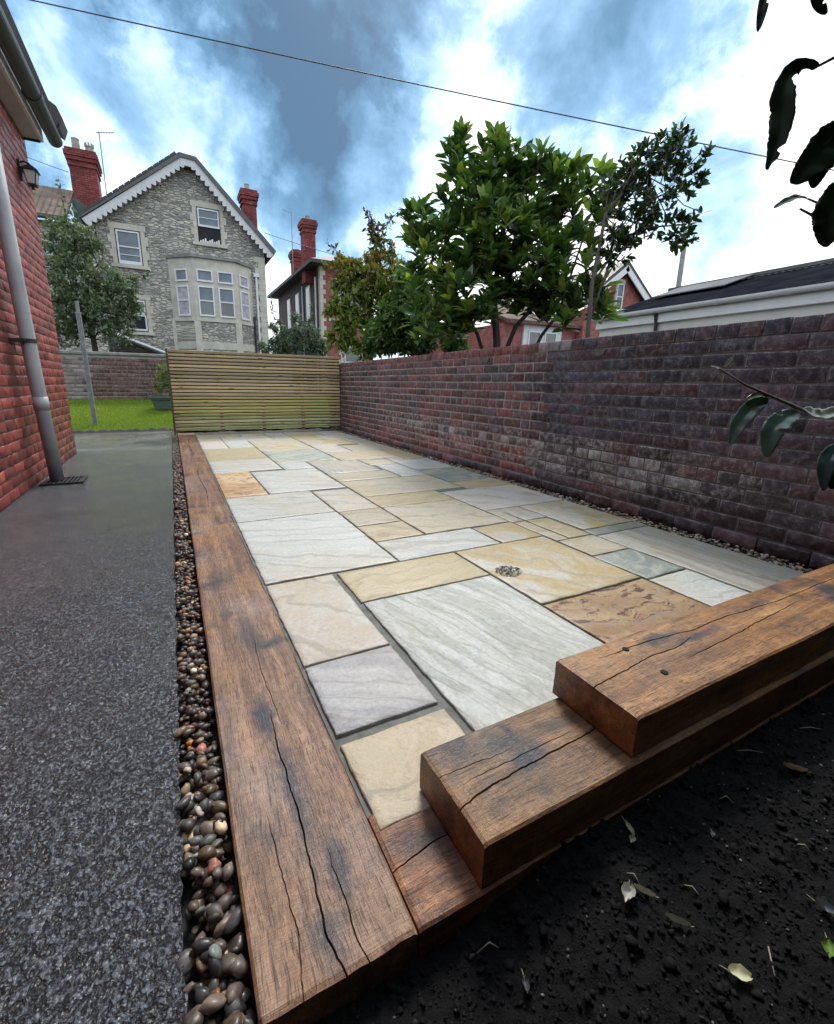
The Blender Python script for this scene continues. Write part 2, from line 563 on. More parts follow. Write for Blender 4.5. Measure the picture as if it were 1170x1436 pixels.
def hgrid(x0, x1, y0, y1, step, zf, edge=None):
    nx, ny = max(2, int(round((x1 - x0) / step)) + 1), max(2, int(round((y1 - y0) / step)) + 1)
    xs, ys = np.linspace(x0, x1, nx), np.linspace(y0, y1, ny)
    V = np.empty((ny * nx, 3), np.float32)
    k = 0
    for j, y in enumerate(ys):
        for i, x in enumerate(xs):
            if edge and i == nx - 1:
                x = x + edge(y)
            V[k] = (x, y, zf(x, y))
            k += 1
    I = np.arange(ny * nx).reshape(ny, nx)
    F = np.stack([I[:-1, :-1].ravel(), I[:-1, 1:].ravel(), I[1:, 1:].ravel(), I[1:, :-1].ravel()], 1)
    return V, F


def pz(x, y):
    a = mnoise.noise((x * 62, y * 62, 0)) * .0032 + mnoise.noise((x * 130, y * 130, 7)) * .0018
    a *= max(0.0, min(1.0, (2.95 - y) / 1.6))
    return PATH_Z + a + mnoise.noise((x * 3, y * 3, 2)) * .003


pedge = lambda y: mnoise.noise((y * 7, 0, 0)) * .009 + mnoise.noise((y * 38, 0, 3)) * .006 + mnoise.noise((y * 110, 0, 5)) * .003
V, F = hgrid(-1.02, -.070, .30, 3.0, .0075, pz, pedge)
V2, F2 = hgrid(-1.12, -.070, 3.0, 9.15, .03, lambda x, y: PATH_Z + mnoise.noise((x * 3, y * 3, 2)) * .003, pedge)
V4, F4 = hgrid(-3.5, -1.121, 6.5, 9.15, .05, lambda x, y: PATH_Z + mnoise.noise((x * 3, y * 3, 2)) * .003)
V3, F3 = hgrid(-1.12, -.070, -2.5, .30, .05, lambda x, y: PATH_Z)
b = np_mesh('path', np.concatenate([V, V2, V3, V4]), [np.concatenate([F, F2 + len(V), F3 + len(V) + len(V2), F4 + len(V) + len(V2) + len(V3)])], m_path, smooth=True)
path = tag(link('path', b), 'wet dark roughcast path between brick house and pebble strip', kind='structure')
b = MB()
b.box(-1.12, -.075, -2.5, 9.1, -.3, -.04)
b.build('path_bed', m_path, path)

# ------------------------------------------------------------------ drain under the pipe
m_iron = plain('cast_iron', (.02, .02, .022), .5, .3, 30, .3, 200)
g = empty('drain_grate', 'small black slotted drain grate at foot of the drainpipe', 'drain grate')
b = MB()
for k in range(9):
    x = -1.05 + k * .03
    b.box(x, x + .014, 4.62, 4.86, -.02, -.006)
b.build('bar', m_iron, g)
b = MB()
b.box(-1.075, -1.053, 4.60, 4.88, -.03, -.004)
b.box(-.793, -.770, 4.60, 4.88, -.03, -.004)
b.box(-1.053, -.793, 4.60, 4.617, -.03, -.004)
b.box(-1.053, -.793, 4.863, 4.88, -.03, -.004)
b.build('frame', m_iron, g)

# ================================================================== patio
m_joint, nt = newmat('grout')
p = pos(nt)
n1 = noise(nt, p, 22.0, 5.0, .65).outputs[0]
finish(nt, bsdf(nt, ramp(nt, n1, [(.3, (.085, .088, .08)), (.7, (.21, .212, .195))]), .75, bump(nt, noise(nt, p, 160.0, 3.0).outputs[0], .4, .004)))
b = MB()
b.box(.275, 2.70, .66, 8.02, -.12, -.0085)
patio = tag(b.build('patio', m_joint), 'sandstone slab patio with grey grout joints', kind='structure')

ST = {
    'white': sandstone('sandstone_white', (.57, .57, .535), (.45, .47, .45), (.63, .62, .58), 20, 4.0, 5, .8, .16, warm=.35),
    'grey': sandstone('sandstone_grey_veined', (.54, .555, .53), (.40, .42, .38), (.63, .635, .61), 74, 10.0, 5.0, .85, .45, (.20, .21, .20), warm=.15),
    'lilac': sandstone('sandstone_lilac', (.44, .43, .44), (.34, .335, .355), (.51, .495, .48), 30, 5.0, 4, .8, .22, (.2,.2,.22), warm=.12),
    'pink': sandstone('sandstone_pinkish', (.55, .535, .505), (.52, .42, .33), (.58, .56, .53), 40, 2.6, 2.5, .75, .08),
    'tan': sandstone('sandstone_tan', (.50, .42, .26), (.42, .34, .185), (.56, .49, .345), -12, 3.0, 4, .8, .15, (.24, .13, .06)),
    'buff': sandstone('sandstone_buff', (.52, .475, .365), (.45, .385, .265), (.55, .52, .44), 10, 3.0, 3.5, .8, .15, (.28, .17, .08)),
    'peach': sandstone('sandstone_peach', (.58, .475, .345), (.53, .41, .27), (.61, .52, .40), 30, 3.0, 2, .6, .22, (.24, .14, .08)),
    'rust': sandstone('sandstone_rust', (.36, .225, .11), (.27, .145, .065), (.42, .30, .165), 4, 4.0, 4, .8, 1.0, (.085, .030, .018)),
    'marble': sandstone('sandstone_marbled', (.54, .52, .46), (.46, .345, .17), (.53, .47, .355), 52, 2.6, 4, 1.0, .18, (.13, .09, .06)),
    'green': sandstone('sandstone_green', (.34, .37, .33), (.20, .24, .22), (.46, .46, .39), -30, 4.0, 4, .9, .35, (.10, .12, .115)),
    'striped': sandstone('sandstone_striped', (.51, .49, .44), (.36, .33, .275), (.56, .53, .46), 88, 9.0, 12, .9, .10),
}
SLABS = [  # x0, x1, y0, y1, kind, tint
    (.28, .590, .62, .868, 'peach', 1.0), (.28, .588, .888, 1.205, 'lilac', 1.0), (.28, .588, 1.205, 1.845, 'pink', 1.0),
    (.607, 1.262, .62, 1.522, 'grey', 1.0), (.602, 1.262, 1.522, 1.842, 'tan', 1.0), (1.262, 1.893, 1.197, 1.840, 'marble', 1.0),
    (1.262, 1.893, .62, 1.197, 'rust', 1.0), (1.893, 2.190, .62, 1.172, 'white', 1.05), (1.893, 2.195, 1.172, 1.487, 'green', 1.0),
    (2.195, 2.685, .62, 1.715, 'striped', 1.0), (1.905, 2.200, 1.487, 1.742, 'buff', 1.0), (1.905, 2.012, 1.742, 2.125, 'buff', .98),
    (2.012, 2.200, 1.742, 2.125, 'tan', 1.0), (1.590, 1.905, 1.840, 2.145, 'marble', .92), (.940, 1.590, 1.845, 2.150, 'white', .97),
    (1.265, 1.905, 2.150, 2.790, 'buff', 1.0), (.942, 1.265, 2.450, 2.800, 'buff', .88), (.942, 1.265, 2.150, 2.450, 'peach', .9),
    (.28, .940, 1.850, 2.825, 'white', 1.02), (.28, .938, 2.825, 3.500, 'white', .98), (.940, 1.265, 2.800, 3.455, 'pink', 1.0),
    (1.267, 1.908, 2.790, 3.120, 'tan', 1.02), (1.267, 2.200, 3.120, 3.725, 'buff', 1.0), (1.908, 2.690, 2.425, 3.035, 'pink', 1.04),
    (1.905, 2.012, 2.125, 2.425, 'buff', .95), (2.012, 2.215, 2.125, 2.425, 'striped', 1.0), (2.215, 2.690, 1.818, 2.425, 'marble', 1.0),
    (2.200, 2.690, 1.715, 1.818, 'green', 1.05), (2.200, 2.700, 3.035, 3.335, 'tan', 1.0), (2.200, 2.700, 3.335, 3.975, 'green', 1.0),
    (1.272, 1.905, 3.725, 4.100, 'buff', .95), (1.910, 2.200, 3.725, 4.395, 'white', 1.0), (1.278, 1.860, 4.100, 4.800, 'striped', 1.0),
    (.612, 1.265, 3.500, 4.470, 'white', 1.0), (.28, .610, 3.500, 4.535, 'rust', 1.6), (.28, .948, 4.535, 5.215, 'white', .95),
    (.952, 1.272, 4.470, 4.880, 'white', 1.0), (2.205, 2.700, 3.975, 4.640, 'white', .93), (1.865, 2.205, 4.395, 4.720, 'buff', 1.0),
    (1.670, 2.450, 4.800, 5.460, 'buff', .98), (2.450, 2.700, 4.640, 5.460, 'tan', .95), (2.205, 2.45, 4.64, 4.80, 'striped', .95), (1.86, 2.205, 4.72, 4.80, 'green', 1.0),
    (.952, 1.665, 4.880, 5.860, 'green', 1.25), (1.28, 1.665, 4.80, 4.88, 'buff', .95), (.28, .948, 5.215, 6.250, 'tan', .92),
    (1.670, 2.060, 5.460, 6.120, 'pink', .97), (2.060, 2.700, 5.460, 6.020, 'buff', .96), (.952, 1.665, 5.860, 6.320, 'marble', 1.0),
    (.28, .610, 6.250, 7.010, 'pink', 1.0), (.610, .948, 6.250, 7.010, 'white', .95), (1.670, 2.380, 6.120, 6.820, 'marble', .95),
    (2.380, 2.700, 6.020, 6.820, 'striped', .97), (.952, 1.665, 6.320, 7.010, 'buff', 1.0), (.28, .610, 7.010, 7.560, 'buff', .95),
    (.610, 1.350, 7.010, 7.560, 'white', .95), (1.350, 1.670, 7.010, 8.00, 'striped', 1.0), (1.670, 2.100, 6.820, 7.420, 'tan', .9),
    (2.100, 2.700, 6.820, 7.420, 'pink', .92), (.28, .948, 7.560, 8.00, 'tan', .9), (.948, 1.350, 7.560, 8.00, 'marble', .95),
    (1.670, 2.280, 7.420, 8.00, 'buff', .9), (2.280, 2.700, 7.420, 8.00, 'white', .9)]


def slab_mesh(x0, x1, y0, y1, mat, gap=.0048, top=0.0, seed=0.0):
    x0, x1, y0, y1 = x0 + gap, x1 - gap, y0 + gap, y1 - gap
    st = .022 if y0 < 3 else .06
    nx, ny = max(4, int((x1 - x0) / st)), max(4, int((y1 - y0) / st))
    vs, fs = [], []
    us = [0, .005 / (x1 - x0)] + [i / nx for i in range(1, nx)] + [1 - .005 / (x1 - x0), 1]
    wsv = [0, .005 / (y1 - y0)] + [j / ny for j in range(1, ny)] + [1 - .005 / (y1 - y0), 1]
    nx, ny = nx + 2, ny + 2
    t1, t2 = random.uniform(-.0014, .0014), random.uniform(-.0014, .0014)
    for j in range(ny + 1):
        for i in range(nx + 1):
            u, v = us[i], wsv[j]
            x, y = x0 + (x1 - x0) * u, y0 + (y1 - y0) * v
            # hand-dressed, uneven arrises
            ex = mnoise.noise((y * 17, seed, 1)) * .0042 + mnoise.noise((y * 60, seed, 4)) * .002
            ey = mnoise.noise((x * 17, seed, 2)) * .0042 + mnoise.noise((x * 60, seed, 5)) * .002
            if i == 0: x += ex + .001
            if i == nx: x += mnoise.noise((y * 17, seed, 9)) * .0042 + mnoise.noise((y * 60, seed, 6)) * .002
            if j == 0: y += ey + .001
            if j == ny: y += mnoise.noise((x * 17, seed, 8)) * .0042 + mnoise.noise((x * 60, seed, 7)) * .002
            z = top + fbm(x * 2.2 + seed, y * 2.2, 0, 3) * .0022 + (u - .5) * t1 + (v - .5) * t2
            z += max(0, fbm(x * 6, y * 6 + seed, 3, 3)) * .0014
            if i in (0, nx) or j in (0, ny):
                z -= .0022
            vs.append((x, y, z))
    I = lambda i, j: j * (nx + 1) + i
    for j in range(ny):
        for i in range(nx):
            fs.append((I(i, j), I(i + 1, j), I(i + 1, j + 1), I(i, j + 1)))
    ring = [I(i, 0) for i in range(nx)] + [I(nx, j) for j in range(ny)] + [I(i, ny) for i in range(nx, 0, -1)] + [I(0, j) for j in range(ny, 0, -1)]
    o = len(vs)
    for k in ring:
        vs.append((vs[k][0], vs[k][1], -.03))
    n = len(ring)
    for k in range(n):
        k2 = (k + 1) % n
        fs.append((ring[k], o + k, o + k2, ring[k2]))
    me = bpy.data.meshes.new('paving_slab')
    me.from_pydata(vs, [], fs)
    me.materials.append(mat)
    me.polygons.foreach_set('use_smooth', [i < nx * ny for i in range(len(me.polygons))])
    me.update()
    return me


for k, (x0, x1, y0, y1, kind, tn) in enumerate(SLABS):
    o = link('paving_slab', slab_mesh(x0, x1, y0, y1, ST[kind], seed=k * 3.7, top=random.uniform(-.001, .001)), patio)
    w = random.uniform(-.02, .02)
    o.color = (tn * (1 + w), tn, tn * (1 - w), 1)

# the flat black dendrite bloom on the marbled slab: a cluster of thin mineral flakes
m_dend = plain('dendrite_mineral', (.085, .09, .085), .6, .4, 40, .3, 200)
b = MB()
rr = random.Random(5)
for k in range(190):
    a, r_ = rr.uniform(0, 6.28), 1.5 * math.sqrt(rr.random())
    cx, cy = 1.36 + math.cos(a) * r_ * .042 - math.sin(a) * r_ * .012, 1.515 + math.sin(a) * r_ * .038 + math.cos(a) * r_ * .012
    w, hh, an = rr.uniform(.005, .013), rr.uniform(.0018, .004), rr.uniform(0, 3.1)
    ca, sa = math.cos(an), math.sin(an)
    q = [(cx + ca * w * u - sa * hh * v, cy + sa * w * u + ca * hh * v, .0043) for u, v in ((-1, -.4), (0, -1), (1, 0), (.2, 1))]
    b.add(q, [(0, 1, 2, 3)])
tag(b.build('mineral_bloom', m_dend, patio), 'cluster of black dendrite flecks on the marbled slab', kind='stuff')

# ================================================================== oak timbers
def timber(name, x0, x1, y0, y1, z0, z1, axis, mat, cracks, label, step=.008, rough_end=False, group='oak sleepers edging the patio', holes=()):
    """beam whose top is a grid with real drying cracks sunk along the grain.
    cracks: list of (t0, t1, [(t, s), ...], width, depth); t along the beam, s across, both in metres from the low corner"""
    L = (y1 - y0) if axis == 1 else (x1 - x0)
    Wd = (x1 - x0) if axis == 1 else (y1 - y0)
    cr = sorted(cracks, key=lambda c: c[2][0][1])
    rows = max(8, int(L / step))
    ncol_between = max(2, int(6 / (len(cr) + 1)) + 1)

    def sval(c, t):
        pts = c[2]
        if t <= pts[0][0]: s = pts[0][1]
        elif t >= pts[-1][0]: s = pts[-1][1]
        else:
            for (a, sa), (b_, sb) in zip(pts, pts[1:]):
                if a <= t <= b_:
                    s = sa + (sb - sa) * (t - a) / (b_ - a)
                    break
        return s + mnoise.noise((t * 16, c[0] * 9, 1)) * .004 + mnoise.noise((t * 60, c[0] * 9, 2)) * .0020 + mnoise.noise((t * 150, c[0] * 9, 6)) * .0010
    vs, fs = [], []
    ncols = None
    sd_ = x0 * 7 + y0 * 3 + z1 * 11
    for r in range(rows + 1):
        t = L * r / rows
        edge0 = .0 + mnoise.noise((t * 5, sd_, 3)) * .0025
        edge1 = Wd + mnoise.noise((t * 5, sd_, 4)) * .0025
        cols = [(edge0, -.004), (edge0 + .005, 0.0)]
        prev = edge0 + .005
        for c in cr:
            s = sval(c, t)
            e = min(1.0, max(0.0, (t - c[0]) / .08)) * min(1.0, max(0.0, (c[1] - t) / .08))
            w = c[3] * e * (.6 + .6 * abs(mnoise.noise((t * 9, c[0], 5)))) + .0006
            d = c[4] * e
            s = max(s, prev + .008)
            for q in range(1, ncol_between + 1):
                cols.append((prev + (s - w - prev) * q / (ncol_between + 1), 0.0))
            cols += [(s - w, 0.0), (s - w * .3, -d), (s + w * .3, -d), (s + w, 0.0)]
            prev = s + w
        for q in range(1, ncol_between + 1):
            cols.append((prev + (edge1 - .005 - prev) * q / (ncol_between + 1), 0.0))
        cols += [(edge1 - .005, 0.0), (edge1, -.004)]
        ncols = len(cols)
        for s, dz in cols:
            zt = z1 + dz + mnoise.noise((t * 3, s * 9, sd_)) * .0011
            tt = t
            if rough_end and r == 0:
                tt = t + mnoise.noise((s * 30, sd_, 2)) * .0022
            if r in (0, rows):
                zt -= .003
            vs.append((x0 + s, y0 + tt, zt) if axis == 1 else (x0 + tt, y0 + s, zt))
    I = lambda r, c: r * ncols + c
    for r in range(rows):
        for c in range(ncols - 1):
            q = (I(r, c), I(r, c + 1), I(r + 1, c + 1), I(r + 1, c))
            fs.append(q if axis == 1 else q[::-1])
    ring = [I(0, c) for c in range(ncols - 1)] + [I(r, ncols - 1) for r in range(rows)] + [I(rows, c) for c in range(ncols - 1, 0, -1)] + [I(r, 0) for r in range(rows, 0, -1)]
    n = len(ring)
    levels = [z1 - .012, (z0 + z1) / 2, z0 + .003]
    prev_i = ring
    for zl in levels:
        o = len(vs)
        for k in ring:
            x, y, z = vs[k]
            vs.append((x + mnoise.noise((x * 6, y * 6, zl * 30)) * .0012, y + mnoise.noise((x * 6, y * 6, zl * 30 + 9)) * .0012, zl))
        cur = [o + i for i in range(n)]
        for k in range(n):
            k2 = (k + 1) % n
            q = (prev_i[k], cur[k], cur[k2], prev_i[k2])
            fs.append(q if axis == 1 else q[::-1])
        prev_i = cur
    me = bpy.data.meshes.new(name)
    me.from_pydata(vs, [], fs)
    me.materials.append(mat)
    me.update()
    o = tag(link(name, me), label, 'timber sleeper', group)
    for (hx, hy) in holes:
        hb = MB()
        hb.tube([(hx, hy, z1 - .004), (hx, hy, z1 + .0018)], [.0085, .0085], 14)
        h_ = hb.build('screw_hole', m_hole, o)
    return o


m_hole = plain('screw_hole_shade', (.006, .005, .005), .8, .2, 30, 0)  # black discs painting the shade inside the screw holes
SX0, SX1 = .022, .272
mo1 = oak('oak_near_sleeper', 1, [(.160, 1.46, .065, .18, .55), (.135, 1.04, .040, .12, 1.0), (.150, .80, .030, .24, .85), (.190, .60, .028, .09, .9), (.140, .50, .04, .06, .8), (.21, 1.38, .075, .035, .95), (.13, 2.0, .06, .16, .6), (.10, 1.65, .03, .10, .6)], 1.08, 0.0, 1.0, (.96, 1.06, 1.10))
mo2 = oak('oak_second_sleeper', 1, [(.15, 3.9, .04, .4, .6)], .95, 4.0, .6)
mo3 = oak('oak_far_sleeper', 1, [(.15, 6.0, .04, .6, .6)], .9, 8.0, .6)
timber('oak_sleeper', SX0, SX1, .445, 3.300, -.10, 0.0, 1, mo1,
       [(-.2, .60, [(0, .128), (.06, .114), (.15, .120), (.30, .127), (.45, .124), (.62, .130)], .0017, .014),
        (-.2, .20, [(0, .165), (.05, .150), (.12, .152), (.22, .140)], .0010, .008),
        (-.2, .32, [(0, .062), (.08, .074), (.2, .070), (.34, .066)], .0008, .006),
        (.55, 1.0, [(.55, .150), (.8, .140), (1.0, .147)], .0007, .006)],
       'long cracked reddish-brown oak sleeper with blue stains beside the pebbles, nearest of three', rough_end=True)
timber('oak_sleeper', SX0 + .001, SX1 - .002, 3.304, 5.33, -.10, -.001, 1, mo2,
       [(-.2, 3, [(0, .13), (.5, .15), (1.2, .12), (2, .16)], .0016, .010)],
       'middle sleeper of the three in line along the pebble strip', step=.03)
timber('oak_sleeper', SX0, SX1, 5.334, 8.45, -.10, -.002, 1, mo3,
       [(-.2, 3, [(0, .10), (.7, .13), (1.6, .12), (2.6, .15)], .0016, .010)],
       'farthest sleeper of the three beside the pebbles, ending under the slatted screen', step=.05)
ms1 = oak('oak_bottom_step', 0, [(.37, .57, .10, .055, .75)], 1.0, 12.0, .9, (1.1, .95, .75))
ms2 = oak('oak_middle_step', 0, [(.590, .560, .050, .050, 1.0), (.605, .625, .022, .070, 1.0), (.625, .575, .05, .04, .9), (.47, .62, .10, .02, .4), (.72, .60, .06, .04, .35)], .95, 17.0, 1.0, (1.0, 1.02, .74))
ms3 = oak('oak_top_beam', 0, [(1.12, .635, .13, .028, .9), (1.22, .60, .15, .022, .85), (1.6, .63, .12, .02, .6), (1.9, .64, .1, .02, .5)], 1.12, 23.0, 1.0, (1.05, 1.03, .72))
timber('oak_sleeper', .276, 2.80, .446, .668, -.10, -.003, 0, ms1, [(-.2, .16, [(0, .10), (.08, .112), (.16, .12)], .0016, .010)],
       'short dark end of the lowest cross sleeper below the stepped beams, stained blue black', group='stacked oak cross sleepers')
timber('oak_sleeper', .402, 2.80, .449, .672, .0005, .1005, 0, ms2,
       [(-.2, .50, [(0, .075), (.05, .085), (.15, .094), (.30, .100), (.5, .112)], .0020, .016), (.05, .34, [(0, .118), (.34, .124)], .0007, .004),
        (-.2, .18, [(0, .150), (.18, .142)], .0006, .004)],
       'middle oak beam of the stepped stack, blue-black blot beside a long crack', group='stacked oak cross sleepers', rough_end=True)
timber('oak_sleeper', .795, 2.80, .462, .686, .1010, .2010, 0, ms3,
       [(-.2, .42, [(0, .110), (.1, .117), (.22, .130), (.32, .126), (.42, .138)], .0017, .012), (.10, 1.5, [(0.1, .180), (.3, .178), (.46, .160), (.6, .165), (.9, .150), (1.5, .155)], .0016, .012),
        (.30, .95, [(.3, .085), (.6, .098), (.95, .12)], .0013, .010)],
       'topmost thick oak beam with two screw holes resting on the stack', group='stacked oak cross sleepers', holes=((.992, .640), (.991, .535)))

# ================================================================== pebbles
PEB_COL = [(.060, .057, .055), (.095, .082, .070), (.045, .045, .050), (.13, .105, .075), (.030, .031, .035), (.075, .060, .055), (.11, .10, .092), (.16, .12, .08), (.05, .055, .055), (.085, .065, .065)]
PEB_RARE = [(.42, .40, .36), (.30, .13, .05), (.22, .10, .08), (.33, .28, .20), (.12, .16, .16)]


def pebble_mat(name, src):
    m, nt = newmat(name)
    c, a = source(nt, src)
    p = pos(nt)
    n1 = noise(nt, p, 55.0, 4.0, .6, .8).outputs[0]
    n2 = noise(nt, p, 400.0, 2.0).outputs[0]
    col = mix(nt, 1.0, c, ramp(nt, n1, [(.3, (.62, .62, .62)), (.7, (1.4, 1.35, 1.3))]), 'MULTIPLY')
    finish(nt, bsdf(nt, col, smooth(nt, n1, .3, .7, .26, .52), bump(nt, n2, .25, .001), .45))
    return m


m_peb, m_peb_s = pebble_mat('wet_pebble', 'obj'), pebble_mat('wet_pebble_joined', 'attr')


def ico(sub):
    import bmesh
    bm = bmesh.new()
    bmesh.ops.create_icosphere(bm, subdivisions=sub, radius=1.0)
    V = np.array([v.co[:] for v in bm.verts])
    F = np.array([[v.index for v in f.verts] for f in bm.faces])
    bm.free()
    return V, F


IV2, IF2 = ico(2)
IV1, IF1 = ico(1)
peb_meshes = []
for k in range(14):
    V = IV2.copy()
    for i in range(len(V)):
        n = Vector(V[i])
        V[i] *= 1 + .42 * mnoise.noise(n * .95 + Vector((k * 5, 0, 0))) + .16 * mnoise.noise(n * 2.3 + Vector((0, k * 5, 0)))
    V[:, 0] *= 1.0 + .12 * (k % 3)
    V[:, 1] *= .70 + .05 * (k % 5)
    V[:, 2] *= .46 + .07 * (k % 4)
    peb_meshes.append(np_mesh('pebble', V, [IF2], m_peb, smooth=True))


def pebcol(r_):
    if r_.random() < .11:
        c = r_.choice(PEB_RARE)
    else:
        c = r_.choice(PEB_COL)
    k = r_.uniform(.7, 2.4)
    return (c[0] * k * 1.1, c[1] * k, c[2] * k * .92, 1)


def joined_pebbles(items, name, parent, mat, label):
    Vs, Fs, Cs, o = [], [], [], 0
    for (x, y, z, s, rz, tl, c) in items:
        M = (Matrix.Rotation(rz, 3, 'Z') @ Matrix.Rotation(tl, 3, 'X'))
        V = (IV1 * np.array([1.12, .8, .62]) * s) @ np.array(M).T + np.array([x, y, z])
        Vs.append(V)
        Fs.append(IF1 + o)
        Cs.append(np.tile(c, (len(V), 1)))
        o += len(V)
    me = np_mesh(name, np.concatenate(Vs), [np.concatenate(Fs)], mat, np.concatenate(Cs), smooth=True)
    return tag(link(name, me, parent), label, kind='stuff')


m_bedgravel = plain('pebble_bed', (.010, .010, .011), .8, .4, 60, .5, 120)
b = MB()
b.box(-.085, .022, -.6, 9.1, -.3, -.062)
strip = tag(b.build('pebble_strip', m_bedgravel), 'narrow strip of wet dark pebbles between path and oak sleepers', kind='structure')
pr = random.Random(21)
items = []
y = .30
while y < 9.05:
    for k in range(8 if y < 2.5 else 6):
        s = (pr.uniform(.0080, .0175) if pr.random() < .8 else pr.uniform(.005, .008)) if y < 3 else pr.uniform(.009, .014)
        x = pr.uniform(-.066, .012)
        z = pr.uniform(-.052, -.024)
        items.append((x, y + pr.uniform(-.01, .01), z, s, pr.uniform(0, 6.3), pr.gauss(0, .35), pebcol(pr)))
    y += .0165
# relax: lift pebbles that overlap
cell = {}
out = []
for it in sorted(items, key=lambda t: t[2]):
    x, y, z, s, rz, tl, c = it
    key = (int(x / .03), int(y / .03))
    for dx in (-1, 0, 1):
        for dy in (-1, 0, 1):
            for (qx, qy, qz, qs) in cell.get((key[0] + dx, key[1] + dy), ()):
                dh = math.hypot(x - qx, y - qy)
                if dh < (s + qs) * .78:
                    z = max(z, qz + (s + qs) * .40 * (1 - dh / ((s + qs) * .78)))
    z = min(z, -.012)
    cell.setdefault(key, []).append((x, y, z, s))
    out.append((x, y, z, s, rz, tl, c))
out.sort(key=lambda t: (t[1] - 6 * max(0, t[2] + .035)))
vis = [t for t in out if t[1] > .42]
near, rest = vis[:295], vis[295:] + [t for t in out if t[1] <= .42]
for (x, y, z, s, rz, tl, c) in near:
    o = link('pebble', pr.choice(peb_meshes), strip)
    o.location = (x, y, z)
    o.rotation_euler = (tl, pr.gauss(0, .3), rz)
    o.scale = (s, s, s)
    o.color = c
joined_pebbles(rest, 'pebbles', strip, m_peb_s, 'wet pebbles running on along the strip')

b = MB()
b.box(2.70, 2.86, .60, 8.1, -.3, -.045)
strip2 = tag(b.build('pebble_strip', m_bedgravel), 'strip of small dark pebbles along the foot of the brick wall', kind='structure')
items = []
y = .70
while y < 8.05:
    for k in range(7 if y < 4 else 5):
        items.append((pr.uniform(2.695, 2.825), y + pr.uniform(-.01, .01), pr.uniform(-.036, -.004), pr.uniform(.009, .016), pr.uniform(0, 6.3), pr.gauss(0, .35), tuple(min(.5, 2.1 * c) for c in pebcol(pr)[:3]) + (1,)))  # colours lifted to offset the wall's shade on this strip
    y += .019
joined_pebbles(items, 'pebbles', strip2, m_peb_s, 'small pebbles filling the gap by the wall')

# ================================================================== brick laying
def brick_variant(L, H, D, seed, cham=.0034):
    r_ = random.Random(seed)
    j = lambda a=.0022: r_.uniform(-a, a)
    l, h_ = L / 2, H / 2
    c = cham
    outer = [(-l + j(), -h_ + j()), (l + j(), -h_ + j()), (l + j(), h_ + j()), (-l + j(), h_ + j())]
    inner = [(-l + c + j(.003), -h_ + c + j()), (l - c + j(.003), -h_ + c + j()), (l - c + j(.003), h_ - c + j()), (-l + c + j(.003), h_ - c + j())]
    t = [r_.uniform(-.0015, .0015) for _ in range(4)]
    V = [(a, t[i], b_) for i, (a, b_) in enumerate(inner)] + [(a, c * .9, b_) for a, b_ in outer] + [(a, D, b_) for a, b_ in outer]
    F = [(0, 1, 2, 3)] + [(4 + i, 4 + (i + 1) % 4, (i + 1) % 4, i) for i in range(4)] + [(8 + i, 8 + (i + 1) % 4, 4 + (i + 1) % 4, 4 + i) for i in range(4)]
    return np.array(V), np.array(F)


def lay(bricks, parent, mat_obj, mat_attr, rotz, name, nmax, order, D=.05, edge=None):
    """bricks: (pos, length, height, color); the nmax that show largest are parts, the rest one joined part"""
    bricks = sorted(bricks, key=order)
    protos = {}
    ca, sa = math.cos(rotz), math.sin(rotz)
    Vs, Fs, Cs, o = [], [], [], 0
    for k, (P, L, H, col) in enumerate(bricks):
        var = random.randrange(5)
        key = (round(L / .115), var)
        if key not in protos:
            V, F = brick_variant(round(L / .115) * .115, H, D, hash(key) % 1000)
            pm = np_mesh(name, V, [F], mat_obj)
            if edge:
                pm.materials.append(edge[0])
                pm.polygons.foreach_set('material_index', [0, 1, 1, 1, 1, 0, 0, 0, 0])
            protos[key] = (V, F, pm)
        V, F, me = protos[key]
        sx = L / (key[0] * .115)
        tilt = random.gauss(0, .006)
        off = random.uniform(-.0018, .0018)
        if k < nmax:
            ob = link(name, me, parent)
            ob.location = (P[0] - sa * off * -1, P[1] + ca * off, P[2])
            ob.rotation_euler = (0, tilt, rotz)
            ob.scale = (sx, 1, 1)
            ob.color = col
        else:
            X, Y, Z = V[:, 0] * sx, V[:, 1] + off, V[:, 2] - V[:, 0] * sx * tilt
            W = np.stack([X * ca - Y * sa + P[0], X * sa + Y * ca + P[1], Z + P[2]], 1)
            Vs.append(W)
            Fs.append(F + o)
            Cs.append(np.tile(col, (len(W), 1)))
            o += len(W)
    if Vs:
        me = np_mesh(name, np.concatenate(Vs), [np.concatenate(Fs)], mat_attr, np.concatenate(Cs))
        if edge:
            me.materials.append(edge[1])
            me.polygons.foreach_set('material_index', [0, 1, 1, 1, 1, 0, 0, 0, 0] * len(Vs))
        tag(link(name, me, parent), kind='stuff')


mb_wall, mb_wall_s = brick_mat('old_wall_brick', 'obj'), brick_mat('old_wall_brick_joined', 'attr')
EDGE = (brick_mat('limed_brick_edge', 'obj', limed=.45), brick_mat('limed_brick_edge_joined', 'attr', limed=.45))
m_mortar_d = plain('dark_old_mortar', (.11, .10, .112), .85, .5, 9, .6, 80)
m_mortar_p = plain('pale_lime_mortar', (.30, .275, .265), .85, .4, 6, .6, 80)

wall = empty('garden_wall', 'weathered dark purple brick boundary wall along right of the patio', 'wall')
WX = 2.83
b = MB()
b.box(WX + .0045, WX + .225, -1.5, 2.90, -.3, 1.214)
b.build('mortar', m_mortar_d, wall)
b = MB()
b.box(WX + .0035, WX + .224, 2.902, 8.75, -.3, 1.213)
b.build('mortar', m_mortar_p, wall)
P_, bricks = .0822, []
br = random.Random(3)


